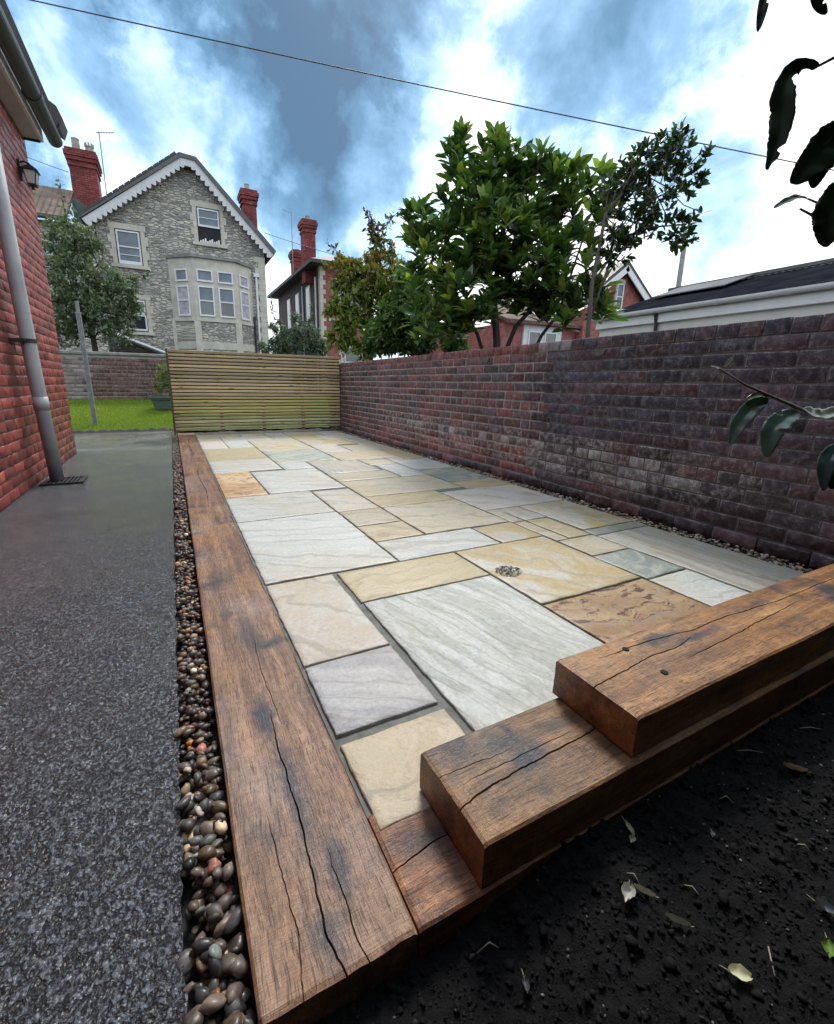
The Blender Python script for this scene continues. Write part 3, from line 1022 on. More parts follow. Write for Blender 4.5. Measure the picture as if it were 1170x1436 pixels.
def wall_col(y, row, r_):
    """fired and soot-blackened clay: redder past the old repair line, lime bloom on the low courses"""
    nearp = y < 2.90 + mnoise.noise((row * .9, 0, 0)) * .25
    k = r_.uniform(.58, 1.5)
    if nearp:
        base = r_.choice([(.038, .027, .052), (.044, .028, .052), (.030, .025, .046), (.054, .027, .044), (.062, .031, .042)])
        if row >= 8:
            base = r_.choice([(.075, .042, .054), (.058, .038, .052), (.095, .044, .050), (.046, .036, .050), (.066, .048, .056)])
    else:
        base = r_.choice([(.100, .040, .052), (.125, .042, .050), (.075, .040, .054), (.15, .045, .048), (.062, .040, .054)])
        if row in (10, 11, 12):
            base = r_.choice([(.21, .058, .055), (.18, .052, .054), (.13, .050, .054), (.19, .065, .056)])
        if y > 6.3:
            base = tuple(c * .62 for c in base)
    bl = .30
    if row in (8, 9, 10, 11) and 1.2 < y < 6.0:
        bl = r_.choice([.6, 1.0, .5, .9])
    if row == 9 and 1.6 < y < 5.6:
        bl = r_.choice([1.0, 1.0, .7, .3])
        if r_.random() < .6:
            base = tuple(c + .17 for c in base)
    if row in (10, 11) and 1.3 < y < 2.9 and r_.random() < .45:
        base = tuple(c + .10 for c in base)
        bl = 1.0
    return (base[0] * k, base[1] * k, base[2] * k, bl)


for row in range(14):
    z = 1.143 - P_ * (row + .5)
    header = row in (5, 9)
    pitch = .1165 if header else .2345
    yy = .35 + (row % 2) * pitch / 2 + br.uniform(-.02, .02)
    while yy < 8.7:
        L = pitch - .0095
        if not header and br.random() < .07:
            L = .1165 - .0095
        xoff = -.022 if row == 13 else 0.0
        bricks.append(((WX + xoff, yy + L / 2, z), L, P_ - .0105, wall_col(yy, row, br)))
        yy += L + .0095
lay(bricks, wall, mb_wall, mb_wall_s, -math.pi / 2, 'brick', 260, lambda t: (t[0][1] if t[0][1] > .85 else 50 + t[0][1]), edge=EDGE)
bricks = []
yy = .30
while yy < 8.7:
    L = .112
    c = wall_col(yy, 2 if yy < 2.6 else 10, br)
    if 3.2 < yy < 4.2:
        c = (.17, .045, .04, .15)
    bricks.append(((WX - .004, yy + L / 2, 1.182 + br.uniform(-.001, .001)), L - .003, .076, (c[0], c[1], c[2], .3)))
    yy += L + .006
lay(bricks, wall, mb_wall, mb_wall_s, -math.pi / 2, 'coping_brick', 90, lambda t: (t[0][1] if t[0][1] > .85 else 50 + t[0][1]), D=.22, edge=EDGE)
for yv in (2.38, 3.72):
    b = MB()
    pts = [(yv + .05 * math.cos(a), 1.128 + .042 * math.sin(a)) for a in np.linspace(math.pi, 2 * math.pi, 10)]
    b.prism(pts, 'x', WX - .012, WX + .02)
    tag(b.build('half_round_tile', plain('bedded_tile', (.12, .10, .10), .8, .4, 30, .5, 90), wall), 'half-round clay tile end bedded in the top course')

# ================================================================== soil bed
m_soil, nt = newmat('black_compost')
p = pos(nt)
n1 = noise(nt, p, 60.0, 6.0, .7).outputs[0]
n2 = noise(nt, p, 9.0, 4.0, .6).outputs[0]
colr = ramp(nt, n1, [(.35, (.002, .002, .0026)), (.62, (.006, .0059, .007)), (.8, (.019, .018, .018))])
finish(nt, bsdf(nt, colr, .85, bump(nt, mth(nt, 'ADD', n1, n2), .7, .02), .25))


def sz(x, y):
    base = -.014 - .050 * max(0.0, min(1.0, (.62 - x) / .30)) - .10 * max(0.0, .30 - y)
    return base + fbm(x * 7, y * 7, 0, 3) * .014 + abs(mnoise.noise((x * 48, y * 48, 9))) * .011 + fbm(x * 32, y * 32, 5, 3) * .006 + max(0, mnoise.noise((x * 85, y * 85, 3))) * .006


V, F = hgrid(.0, 3.2, -.25, .50, .0085, sz)
V2, F2 = hgrid(-.085, 3.6, -3.0, -.25, .08, lambda x, y: -.12)
me = np_mesh('soil_bed', np.concatenate([V, V2]), [np.concatenate([F, F2 + len(V)])], m_soil, smooth=True)
soil = tag(link('soil_bed', me), 'bed of black crumbly compost in front of the oak beams', kind='structure')
b = MB()
b.box(.02, 3.19, -.25, .44, -.3, -.17)
b.build('soil_base', m_soil, soil)
sr = random.Random(8)
m_clod, nt = newmat('compost_clod')
cc, aa = source(nt, 'attr')
p = pos(nt)
nn = noise(nt, p, 140.0, 4.0, .7).outputs[0]
finish(nt, bsdf(nt, mix(nt, 1.0, cc, ramp(nt, nn, [(.3, (.5, .5, .5)), (.7, (1.5, 1.5, 1.5))]), 'MULTIPLY'), .8, bump(nt, nn, .6, .006), .25))
Vs, Fs, Cs, o = [], [], [], 0
for k in range(15000):
    x, y = sr.uniform(.05, 2.6), sr.uniform(-.1, .445)
    s = min(.010, .0017 * math.exp(abs(sr.gauss(0, .62))))
    sc3 = np.array([s * sr.uniform(.8, 1.5), s * sr.uniform(.8, 1.2), s * sr.uniform(.5, .9)])
    M = np.array(Matrix.Rotation(sr.uniform(0, 6.3), 3, 'Z') @ Matrix.Rotation(sr.uniform(-.6, .6), 3, 'X'))
    V = IV1 * (1 + np.array([sr.uniform(-.42, .30) for _ in range(len(IV1))])[:, None]) * sc3
    V = V @ M.T + np.array([x, y, sz(x, y) + s * .25])
    t = sr.random()
    kk = sr.uniform(.5, 1.6)
    c = (.0045 * kk, .0044 * kk, .0052 * kk, 1) if t < .962 else ((.16 * kk, .15 * kk, .14 * kk, 1) if t < .988 else (.035 * kk, .03 * kk, .027 * kk, 1))
    if t >= .962 and t < .988:
        V = (V - V.mean(0)) * min(1, .0028 / s) + V.mean(0)
    Vs.append(V); Fs.append(IF1 + o); Cs.append(np.tile(c, (len(V), 1))); o += len(V)
tag(link('soil_crumbs', np_mesh('soil_crumbs', np.concatenate(Vs), [np.concatenate(Fs)], m_clod, np.concatenate(Cs))),
    'loose crumbs and pale grit scattered over the black compost', 'soil', kind='stuff')


# ================================================================== red brick house on the left
mb_red, mb_red_s = brick_mat('red_house_brick', 'obj', (.33, .10, .085), .42, .6, .6), brick_mat('red_house_brick_joined', 'attr', (.33, .10, .085), .42, .6, .6)
m_redmortar = plain('red_washed_mortar', (.085, .035, .033), .8, .4, 8, .5, 80)
m_grey_pvc = plain('grey_plastic', (.40, .42, .44), .38, .2, 5, .1, 90)
m_dark_pvc = plain('dark_plastic', (.035, .038, .042), .35, .3, 6, .1, 90)
m_white = plain('white_paint', (.62, .63, .63), .5, .12, 6, .15, 60)
m_offwhite = plain('soffit_board', (.42, .42, .44), .5, .15, 6, .15, 60)
m_rooftile = plain('dark_roof_tile', (.045, .04, .04), .6, .4, 8, .4, 50)
house = empty('brick_house', 'red brick house on the left with white soffit, gutter and drainpipe', 'house')
HX, HY = -1.11, 6.56
b = MB()
b.box(-6.0, HX - .0032, -3.0, HY - .004, -.3, 3.34)
b.build('wall', m_redmortar, house)
bricks = []
hr = random.Random(12)
CP = .0815


def red_col(y, z, r_):
    k = r_.uniform(.72, 1.25)
    base = r_.choice([(.26, .045, .036), (.29, .052, .040), (.22, .040, .035), (.31, .065, .045), (.18, .038, .036)])
    if y > 5.6 and z < .75 and r_.random() < .75:
        f_ = r_.uniform(.2, .7) * (1 - z / .9)
        base = tuple(a * (1 - f_) + c * f_ for a, c in zip(base, (.19, .12, .03)))
    return (base[0] * k, base[1] * k, base[2] * k, .35)


for row in range(41):
    z = -.015 + CP * (row + .5)
    flem = row % 4 == 3
    yy = HY - .002
    first = True
    while yy > .5:
        L = (.1165 if flem else .2345) - .009
        if first and row % 2:
            L = .109
        first = False
        if yy - L / 2 > .5:
            bricks.append(((HX, yy - L / 2, z), L, CP - .0095, red_col(yy, z, hr)))
        yy -= L + .009
    # the far end of the house, round the corner
lay(bricks, house, mb_red, mb_red_s, math.pi / 2, 'brick', 290, lambda t: (t[0][2] + (0 if t[0][1] > 3.75 else 9)))
# eaves: soffit, fascia, gutter, roof edge
b = MB(); b.box(-1.30, -.975, -3, 6.52, 3.268, 3.290); b.build('soffit', m_offwhite, house)
b = MB(); b.box(-.972, -.945, -3, 6.53, 3.255, 3.43); b.build('fascia', m_white, house)
b = MB(); b.box(-1.30, -.974, 6.523, 6.545, 3.25, 3.45); b.build('soffit_end', m_dark_pvc, house)
b = MB()
NG = 14
prof = [(-.866 + .068 * math.cos(a), 3.365 + .068 * math.sin(a)) for a in np.linspace(math.pi, 2 * math.pi, NG)]
profi = [(-.866 + .062 * math.cos(a), 3.367 + .062 * math.sin(a)) for a in np.linspace(2 * math.pi, math.pi, NG)]
b.prism(prof + profi, 'y', -3, 6.70)
gut = b.build('gutter', m_dark_pvc, house)
b = MB()
prof = [(-.866 + .075 * math.cos(a), 3.365 + .075 * math.sin(a)) for a in np.linspace(math.pi, 2 * math.pi, NG)]
profi = [(-.866 + .067 * math.cos(a), 3.367 + .067 * math.sin(a)) for a in np.linspace(2 * math.pi, math.pi, NG)]
b.prism(prof + profi, 'y', 5.76, 5.86)
b.build('gutter_union', m_dark_pvc, gut)
b = MB()
prof = [(-.866 + .068 * math.cos(a), 3.365 + .068 * math.sin(a)) for a in np.linspace(math.pi, 2 * math.pi, NG)]
b.prism(prof, 'y', 6.70, 6.712)
b.build('gutter_end_cap', m_dark_pvc, gut)
b = MB()
b.prism([(-.84, 3.43), (-.80, 3.50), (-4.5, 5.75), (-4.5, 5.60)], 'y', -3, 6.62)
b.build('roof', m_rooftile, house)
b = MB()
b.prism([(-.80, 3.46), (-.76, 3.56), (-.80, 3.66), (-4.5, 5.95), (-4.5, 5.80)], 'y', 6.625, 6.92)
b.build('verge_tile', m_rooftile, house)
# drainpipe
PX, PY = -1.012, 4.76
b = MB()
b.tube([(PX + .03, PY + .01, -.005), (PX + .008, PY + .004, .9), (PX, PY, 1.6), (PX - .004, PY - .004, 3.2)], .052, 20)
pipe = b.build('drainpipe', m_grey_pvc, house, True)
b = MB(); b.tube([(PX + .014, PY + .006, .60), (PX + .012, PY + .006, .71)], .0565, 20); b.build('collar', m_grey_pvc, pipe, True)
b = MB()
b.tube([(PX + .003, PY, 1.14), (PX + .003, PY, 1.17)], .060, 20)
b.box(HX, PX + .003, PY - .085, PY + .085, 1.142, 1.168)
b.build('bracket', m_dark_pvc, pipe)
b = MB(); b.bbox(HX - .004, HX + .018, 3.98, 4.22, 1.62, 1.70); b.build('air_brick', m_offwhite, house)
# lantern
m_lamp_black = plain('black_lantern_metal', (.012, .013, .016), .4, .3, 30, .2, 90)
m_lamp_glass = plain('frosted_lantern_glass', (.55, .56, .54), .25, .1, 20, .1, 40)
lan = empty('wall_lantern', 'black lantern with frosted panes on the red brick wall under the gutter', 'lantern')
LY, LZ, LX = 6.05, 2.70, -1.02
b = MB()
w0, w1 = .032, .050
b.add([(LX - w0, LY - w0, LZ), (LX + w0, LY - w0, LZ), (LX + w0, LY + w0, LZ), (LX - w0, LY + w0, LZ),
       (LX - w1, LY - w1, LZ + .106), (LX + w1, LY - w1, LZ + .106), (LX + w1, LY + w1, LZ + .106), (LX - w1, LY + w1, LZ + .106)],
      [(3, 2, 1, 0), (4, 5, 6, 7), (0, 1, 5, 4), (1, 2, 6, 5), (2, 3, 7, 6), (3, 0, 4, 7)])
b.build('glass', m_lamp_glass, lan)
b = MB()
for sx in (-1, 1):
    for sy in (-1, 1):
        b.tube([(LX + sx * w0, LY + sy * w0, LZ - .006), (LX + sx * w1, LY + sy * w1, LZ + .109)], .005, 6)
b.box(LX - .039, LX + .039, LY - .039, LY + .039, LZ - .016, LZ - .002)
b.box(LX - .013, LX + .013, LY - .013, LY + .013, LZ - .046, LZ - .016)
b.build('frame', m_lamp_black, lan)
b = MB()
w2 = .067
b.add([(LX - w2, LY - w2, LZ + .107), (LX + w2, LY - w2, LZ + .107), (LX + w2, LY + w2, LZ + .107), (LX - w2, LY + w2, LZ + .107), (LX, LY, LZ + .177),
       (LX - w2, LY - w2, LZ + .115), (LX + w2, LY - w2, LZ + .115), (LX + w2, LY + w2, LZ + .115), (LX - w2, LY + w2, LZ + .115)],
      [(3, 2, 1, 0), (0, 1, 6, 5), (1, 2, 7, 6), (2, 3, 8, 7), (3, 0, 5, 8), (5, 6, 4), (6, 7, 4), (7, 8, 4), (8, 5, 4)])
b.build('roof', m_lamp_black, lan)
b = MB()
b.box(HX - .002, HX + .02, LY - .03, LY + .03, LZ + .02, LZ + .19)
b.tube([(HX, LY, LZ + .165), (HX + .045, LY, LZ + .185), (LX, LY, LZ + .175)], .008, 8)
b.build('bracket', m_lamp_black, lan)

# ================================================================== slatted screen
m_slat, nt = newmat('treated_softwood')
p = pos(nt)
oc = nd(nt, 'ShaderNodeObjectInfo').outputs['Color']
g1 = noise(nt, vmt(nt, 'MULTIPLY', p, (2.0, 40.0, 40.0)), 1.0, 5.0, .6).outputs[0]
kn = nd(nt, 'ShaderNodeTexVoronoi', {'Vector': vmt(nt, 'MULTIPLY', p, (2.2, 3.0, 17.0)), 'Scale': 1.0}).outputs['Distance']
col = mix(nt, 1.0, oc, ramp(nt, g1, [(.25, (.55, .55, .55)), (.7, (1.2, 1.2, 1.2))]), 'MULTIPLY')
col = mix(nt, smooth(nt, kn, .14, .06), col, (.05, .028, .014))
finish(nt, bsdf(nt, col, .6, bump(nt, g1, .4, .004), .4))
screen = empty('slatted_screen', 'pale green-brown horizontal batten fence screen at the end of the patio', 'fence')
FY = 8.10
fr = random.Random(4)
for k in range(23):
    z = .075 + k * .0555
    f_ = k / 22
    base = (.60, .45, .26)
    if .15 < f_ < .42:
        base = (.52, .43, .19)
    elif f_ < .15:
        base = (.56, .49, .31)
    elif f_ > .62:
        base = (.56, .43, .25)
    kk = fr.uniform(.68, 1.25)
    b = MB()
    b.bbox(.0, 2.815, FY, FY + .020, z + fr.uniform(-.002, .002), z + fr.uniform(.033, .039), .004)
    o = b.build('slat', m_slat, screen)
    o.color = (base[0] * kk, base[1] * kk, base[2] * kk, 1)
    o.rotation_euler = (0, 0, 0)
    # rear battens, staggered behind the gaps, painted dark for the gaps' shade
    if k < 22:
        b = MB()
        b.bbox(.0, 2.815, FY + .062, FY + .080, z + .040, z + .0565, .003)
        o = b.build('rear_slat', m_slat, screen)
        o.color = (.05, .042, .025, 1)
for x in (.0, .69, 1.385, 2.08, 2.757):
    b = MB()
    b.bbox(x, x + .058, FY + .0215, FY + .0605, .03, 1.335, .003)
    o = b.build('upright', m_slat, screen)
    o.color = (.26, .20, .11, 1)
b = MB(); b.bbox(-.030, -.003, FY - .004, FY + .085, .0, 1.345, .003)
o = b.build('end_post', m_slat, screen); o.color = (.10, .085, .05, 1)

# dark earth strip under the screen
b = MB()
V, F = hgrid(.275, 2.83, 8.0, 8.6, .04, lambda x, y: -.02 + fbm(x * 9, y * 9, 0, 3) * .02)
tag(link('earth_strip', np_mesh('earth_strip', V, [F], m_under, smooth=True)), 'dark strip of bare earth below the slatted screen', kind='structure')

# ================================================================== lawn, post, back wall
def lz(x, y):
    return -.03 + max(0, y - 9.1) * .125 * min(1, max(0, (y - 9.1) / .8)) + fbm(x * 1.5, y * 1.5, 0, 2) * .01


m_lawn, nt = newmat('lawn_ground')
p = pos(nt)
n1 = noise(nt, p, 5.0, 5.0, .6).outputs[0]
finish(nt, bsdf(nt, ramp(nt, n1, [(.3, (.07, .12, .018)), (.6, (.14, .20, .035)), (.8, (.20, .19, .06))]), .9, bump(nt, noise(nt, p, 80.0, 3.0).outputs[0], .7, .02), .2))
V, F = hgrid(-6.0, 6.0, 9.02, 13.4, .12, lambda x, y: lz(x, y))
lawn = tag(link('lawn', np_mesh('lawn', V, [F], m_lawn, smooth=True)), 'raised bright green lawn beyond the path', kind='structure')
V, F = hgrid(-40.0, 40.0, 13.0, 60, 2.0, lambda x, y: .35)
tag(link('yard_ground', np_mesh('yard_ground', V, [F], m_under)), 'ground of the gardens behind the boundary walls', kind='structure')
NB = 42000
bx = rng.uniform(-3.2, .35, NB)
by = 9.08 + (rng.random(NB) ** 1.3) * 3.5
bz = np.array([lz(a, c) for a, c in zip(bx, by)])
ang = rng.uniform(0, 6.283, NB)
hgt = rng.uniform(.025, .065, NB) * np.where(by < 9.2, .8, 1.0)
wd = rng.uniform(.003, .006, NB)
ln = rng.normal(0, .022, (NB, 2))
base = np.stack([bx, by, bz - .004], 1)
dx = np.stack([np.cos(ang) * wd, np.sin(ang) * wd, np.zeros(NB)], 1)
tip = base + np.stack([ln[:, 0], ln[:, 1], hgt], 1)
Vg = np.stack([base - dx, base + dx, tip], 1).reshape(-1, 3)
Fg = np.arange(NB * 3).reshape(-1, 3)
patch = np.array([mnoise.noise((a * 1.1, c * 1.1, 4)) for a, c in zip(bx, by)])
tcol = np.stack([.17 + .09 * rng.random(NB) + .10 * np.clip(patch, 0, 1),   .26 + .08 * rng.random(NB), .03 + .02 * rng.random(NB), np.ones(NB)], 1)
m_grass = leaf_mat('grass_blades', 'attr', .5, .3, .3)
tag(link('grass', np_mesh('grass', Vg, [Fg], m_grass, np.repeat(tcol, 3, 0)), None), 'short bright green grass of the lawn', 'grass', kind='stuff')
# turned edge of dark soil where path meets lawn
V, F = hgrid(-3.5, .0, 8.98, 9.2, .02, lambda x, y: -.03 + .055 * math.exp(-((y - 9.09) / .055) ** 2) * (1 + .7 * mnoise.noise((x * 12, y * 12, 0))))
tag(link('turf_edge', np_mesh('turf_edge', V, [F], m_under, smooth=True)), 'dark earth edge between path and lawn', kind='structure')

m_post = plain('galvanised_post', (.24, .25, .26), .5, .3, 12, .3, 60)
post = empty('washing_line_post', 'thin grey weathered post standing in the lawn by the path', 'post')
b = MB(); b.bbox(-1.345, -1.275, 9.76, 9.83, -.05, 1.98, .006); b.build('shaft', m_post, post)
b = MB(); b.bbox(-1.335, -1.285, 9.77, 9.82, 1.982, 2.15, .004); b.build('top_spike', m_post, post)
b = MB(); b.tube([(-1.36, 9.795, 1.96), (-1.26, 9.795, 1.96)], .012, 8); b.build('hook', m_post, post)

mb_back = brick_mat('back_wall_brick', 'obj', (.45, .42, .40), .8, .3, .7)
bw = empty('low_brick_wall', 'low old brick wall with pale joints behind the lawn', 'wall')
BY = 12.55
b = MB(); b.box(-6, 3.0, BY + .008, BY + .2, .0, 1.40); b.build('mortar', plain('grey_lime_mortar', (.34, .32, .31), .85, .3, 5, .5, 60), bw)
bb, rb = [], random.Random(9)
for row in range(11):
    z = .40 + .0865 * (row + .5)
    xx = -2.75 + (row % 2) * .117
    while xx < .30:
        L = .225
        pale = xx < -1.75 + .35 * mnoise.noise((row * .7, 0, 1))
        c = rb.choice([(.30, .25, .24), (.26, .22, .21)]) if pale else rb.choice([(.15, .075, .07), (.12, .065, .065), (.17, .09, .08)])
        k = rb.uniform(.8, 1.2)
        bb.append(((xx + L / 2, BY, z), L, .0765, (c[0] * k, c[1] * k, c[2] * k, .5)))
        xx += L + .010
lay(bb, bw, mb_back, mb_back, 0.0, 'brick', 300, lambda t: t[0][0])
b = MB()
xx = -2.8
b.bbox(-6, 3.0, BY - .03, BY + .23, 1.402, 1.475, .015)
b.build('coping', plain('stone_coping', (.27, .26, .25), .85, .35, 9, .5, 50), bw)

# trough planter and its shrub
m_trough = plain('green_plastic_trough', (.10, .15, .14), .5, .2, 8, .1, 40)
tr = empty('planter_trough', 'grey-green plastic trough planter on the lawn beside the screen', 'planter')
b = MB()
ty, tz = 11.2, .25
b.add([(-.36, ty - .13, tz), (.30, ty - .13, tz), (.30, ty + .13, tz), (-.36, ty + .13, tz), (-.42, ty - .17, tz + .26), (.36, ty - .17, tz + .26), (.36, ty + .17, tz + .26), (-.42, ty + .17, tz + .26)],
      [(3, 2, 1, 0), (0, 1, 5, 4), (1, 2, 6, 5), (2, 3, 7, 6), (3, 0, 4, 7)])
b.build('tub', m_trough, tr)
b = MB()
b.box(-.44, .38, ty - .19, ty - .165, tz + .24, tz + .29); b.box(-.44, .38, ty + .165, ty + .19, tz + .24, tz + .29)
b.box(-.44, -.415, ty - .165, ty + .165, tz + .24, tz + .29); b.box(.355, .38, ty - .165, ty + .165, tz + .24, tz + .29)
b.build('rim', m_trough, tr)
b = MB(); b.box(-.41, .35, ty - .16, ty + .16, tz + .18, tz + .23); b.build('soil', m_under, tr)


# ================================================================== leaves and trees
def leaf_arrays(P, D, N, L, W, droop=.25, fold=.35):
    """P,D,N (n,3); L,W (n,) -> verts (n*8,3) and tri/quad faces"""
    n = len(P)
    D = D / np.linalg.norm(D, axis=1, keepdims=True)
    S = np.cross(D, N)
    S /= np.linalg.norm(S, axis=1, keepdims=True) + 1e-9
    N = np.cross(S, D)
    tmpl = [(0, 0), (.34, -.92), (.34, 0), (.34, .92), (.75, -.78), (.75, 0), (.75, .78), (1, 0)]
    V = np.empty((n, 8, 3))
    for i, (t, s) in enumerate(tmpl):
        V[:, i] = P + D * (t * L)[:, None] + S * (s * .5 * W)[:, None] + N * ((abs(s) * fold * .5 * W) - droop * t * t * L)[:, None]
    o = (np.arange(n) * 8)[:, None]
    T = np.concatenate([o + np.array(t) for t in ((0, 1, 2), (0, 2, 3), (4, 7, 5), (5, 7, 6))])
    Q = np.concatenate([o + np.array(t) for t in ((1, 4, 5, 2), (2, 5, 6, 3))])
    return V.reshape(-1, 3), T, Q


def unit_leaf(name, mat, droop, fold, aspect):
    V, T, Q = leaf_arrays(np.zeros((1, 3)), np.array([[1., 0, 0]]), np.array([[0, 0, 1.]]), np.ones(1), np.array([aspect]), droop, fold)
    return np_mesh(name, V, [T, Q], mat, smooth=True)


def in_blobs(blobs, n, r_, shell=.55):
    w = np.array([b_[1] ** 2.4 for b_ in blobs])
    ch = r_.choice(len(blobs), n, p=w / w.sum())
    d = r_.normal(size=(n, 3))
    d /= np.linalg.norm(d, axis=1, keepdims=True)
    rad = (shell + (1 - shell) * r_.random(n)) ** .8
    C = np.array([b_[0] for b_ in blobs])[ch]
    Rr = np.array([b_[1] for b_ in blobs])[ch]
    return C + d * (rad * Rr)[:, None], d


def branches(parent, base, tips, mat, r0, r1, name='branch', jitter=.06, n=6):
    for tp in tips:
        a, c = Vector(base), Vector(tp)
        pts = []
        for i in range(6):
            t = i / 5
            q = a.lerp(c, t) + Vector((0, 0, -(1 - t) * t * .25 * (c - a).length * .3))
            if 0 < i < 5:
                q += Vector((random.gauss(0, jitter), random.gauss(0, jitter), random.gauss(0, jitter * .5)))
            pts.append(q)
        b_ = MB()
        b_.tube(pts, [r0 + (r1 - r0) * i / 5 for i in range(6)], n)
        b_.build(name, mat, parent, True)


m_bark = plain('grey_bark', (.085, .070, .058), .85, .4, 14, .7, 70)
m_bark_d = plain('dark_bark', (.035, .030, .027), .85, .4, 14, .7, 70)
ml_obj, ml_attr = leaf_mat('laurel_leaf', 'obj', .26, .27), leaf_mat('laurel_leaf_joined', 'attr', .26, .27)
ml_dull = leaf_mat('small_leaf_joined', 'attr', .5, .25, .35)


def whorl_tree(name, label, blobs, n_whorl, per, Lr, aspect, cols, trunk_pts, trunk_r, bark, n_parts, view, seed, up=.7, shell=.5, sub=(), tall=()):
    r_ = np.random.default_rng(seed)
    t = empty(name, label, 'tree')
    b_ = MB()
    b_.tube(trunk_pts, trunk_r, 8)
    b_.build('trunk', bark, t, True)
    for pts, rad in sub:
        b_ = MB(); b_.tube(pts, rad, 6); b_.build('branch', bark, t, True)
    C, out_d = in_blobs(blobs, n_whorl, r_, shell)
    if len(tall):
        C = np.concatenate([C, np.array(tall)])
        out_d = np.concatenate([out_d, np.tile([[0, 0, 1.]], (len(tall), 1))])
        n_whorl = len(C)
    top = Vector(trunk_pts[-1])
    tips = [c for c in C[r_.choice(n_whorl, min(26, n_whorl), replace=False)]]
    for tp in tips:
        k = int(r_.integers(len(trunk_pts) // 2, len(trunk_pts)))
        branches(t, trunk_pts[k], [tp], bark, trunk_r[-1] * .7, .004, jitter=.03, n=5)
    P, D, N, L, W, Cc = [], [], [], [], [], []
    for c, od in zip(C, out_d):
        ax = od * (1 - up) + np.array([0, 0, up]) + r_.normal(0, .18, 3)
        ax /= np.linalg.norm(ax)
        e1 = np.cross(ax, [.3, .9, .1]); e1 /= np.linalg.norm(e1)
        e2 = np.cross(ax, e1)
        m_ = int(r_.integers(per[0], per[1] + 1))
        ph = r_.uniform(0, 6.28)
        young = r_.random() < .30
        for q in range(m_):
            an = ph + q * 2.4
            tilt = .2 + 1.15 * q / m_ + r_.normal(0, .2)
            radv = e1 * math.cos(an) + e2 * math.sin(an)
            d = ax * math.cos(tilt) + radv * math.sin(tilt)
            nn_ = ax * math.sin(tilt) * 1.0 - radv * math.cos(tilt)
            P.append(c + ax * (-.03 * q / m_) * 2); D.append(d); N.append(nn_ + r_.normal(0, .32, 3))
            l_ = r_.uniform(*Lr) * (1.0 if q > 2 else r_.uniform(.55, 1.0))
            L.append(l_); W.append(l_ * aspect * r_.uniform(.85, 1.15))
            c0 = np.array(cols[int(r_.integers(len(cols)))])
            if young and q < m_ * .5:
                c0 = c0 * np.array([1.9, 1.7, 1.1])
            Cc.append(np.append(c0 * r_.uniform(.6, 1.4), 1))
    P, D, N, L, W, Cc = map(np.array, (P, D, N, L, W, Cc))
    depth = np.linalg.norm(P - np.array(view), axis=1)
    order = np.argsort(depth)
    pick = np.zeros(len(P), bool)
    if n_parts:
        pick[order[:n_parts]] = True
        protos = [unit_leaf('leaf', ml_obj, dr, fo, aspect) for dr, fo in ((.15, .3), (.28, .45), (.22, .2))]
        for i in np.nonzero(pick)[0]:
            o = link('leaf', protos[i % 3], t)
            d = Vector(D[i]).normalized()
            s = d.cross(Vector(N[i])).normalized()
            nn_ = s.cross(d)
            # the template lies along +x with its normal +z, side axis = x cross z = -y
            M = Matrix(((d.x, -s.x, nn_.x), (d.y, -s.y, nn_.y), (d.z, -s.z, nn_.z))).to_4x4()
            o.matrix_world = Matrix.Translation(P[i]) @ M @ Matrix.Diagonal((L[i], L[i] * (W[i] / (L[i] * aspect)), L[i], 1))
            o.color = tuple(Cc[i])
    r2 = ~pick
    V, T, Q = leaf_arrays(P[r2], D[r2], N[r2], L[r2], W[r2], .22, .32)
    tag(link('crown', np_mesh('crown', V, [T, Q], ml_attr, np.repeat(Cc[r2], 8, 0), smooth=True), t), kind='stuff')
    return t


LAUREL = [([3.706, 4.873, 3.28], .38), ([3.328, 4.945, 2.978], .42), ([3.065, 5.037, 2.434], .43), ([4.045, 4.482, 3.031], .43), ([4.382, 4.14, 2.84], .36),
          ([3.485, 4.5, 2.512], .48), ([2.95, 4.956, 1.82], .36), ([3.188, 4.567, 1.872], .38), ([3.801, 4.329, 2.12], .45), ([4.167, 4.046, 2.18], .40),
          ([3.281, 5.156, 3.58], .18), ([4.63, 4.106, 3.10], .18), ([2.978, 5.428, 2.78], .27), ([4.214, 4.247, 1.80], .26)]
LAUREL += [([2.95, 4.80, 1.55], .20), ([3.05, 4.568, 1.55], .18), ([4.403, 3.75, 1.80], .20), ([4.048, 3.97, 1.70], .20), ([3.768, 4.506, 1.86], .24), ([3.0, 5.42, 2.1], .24), ([3.0, 5.336, 1.66], .24)]
LAUREL = [(c, r_ * .93) for c, r_ in LAUREL]
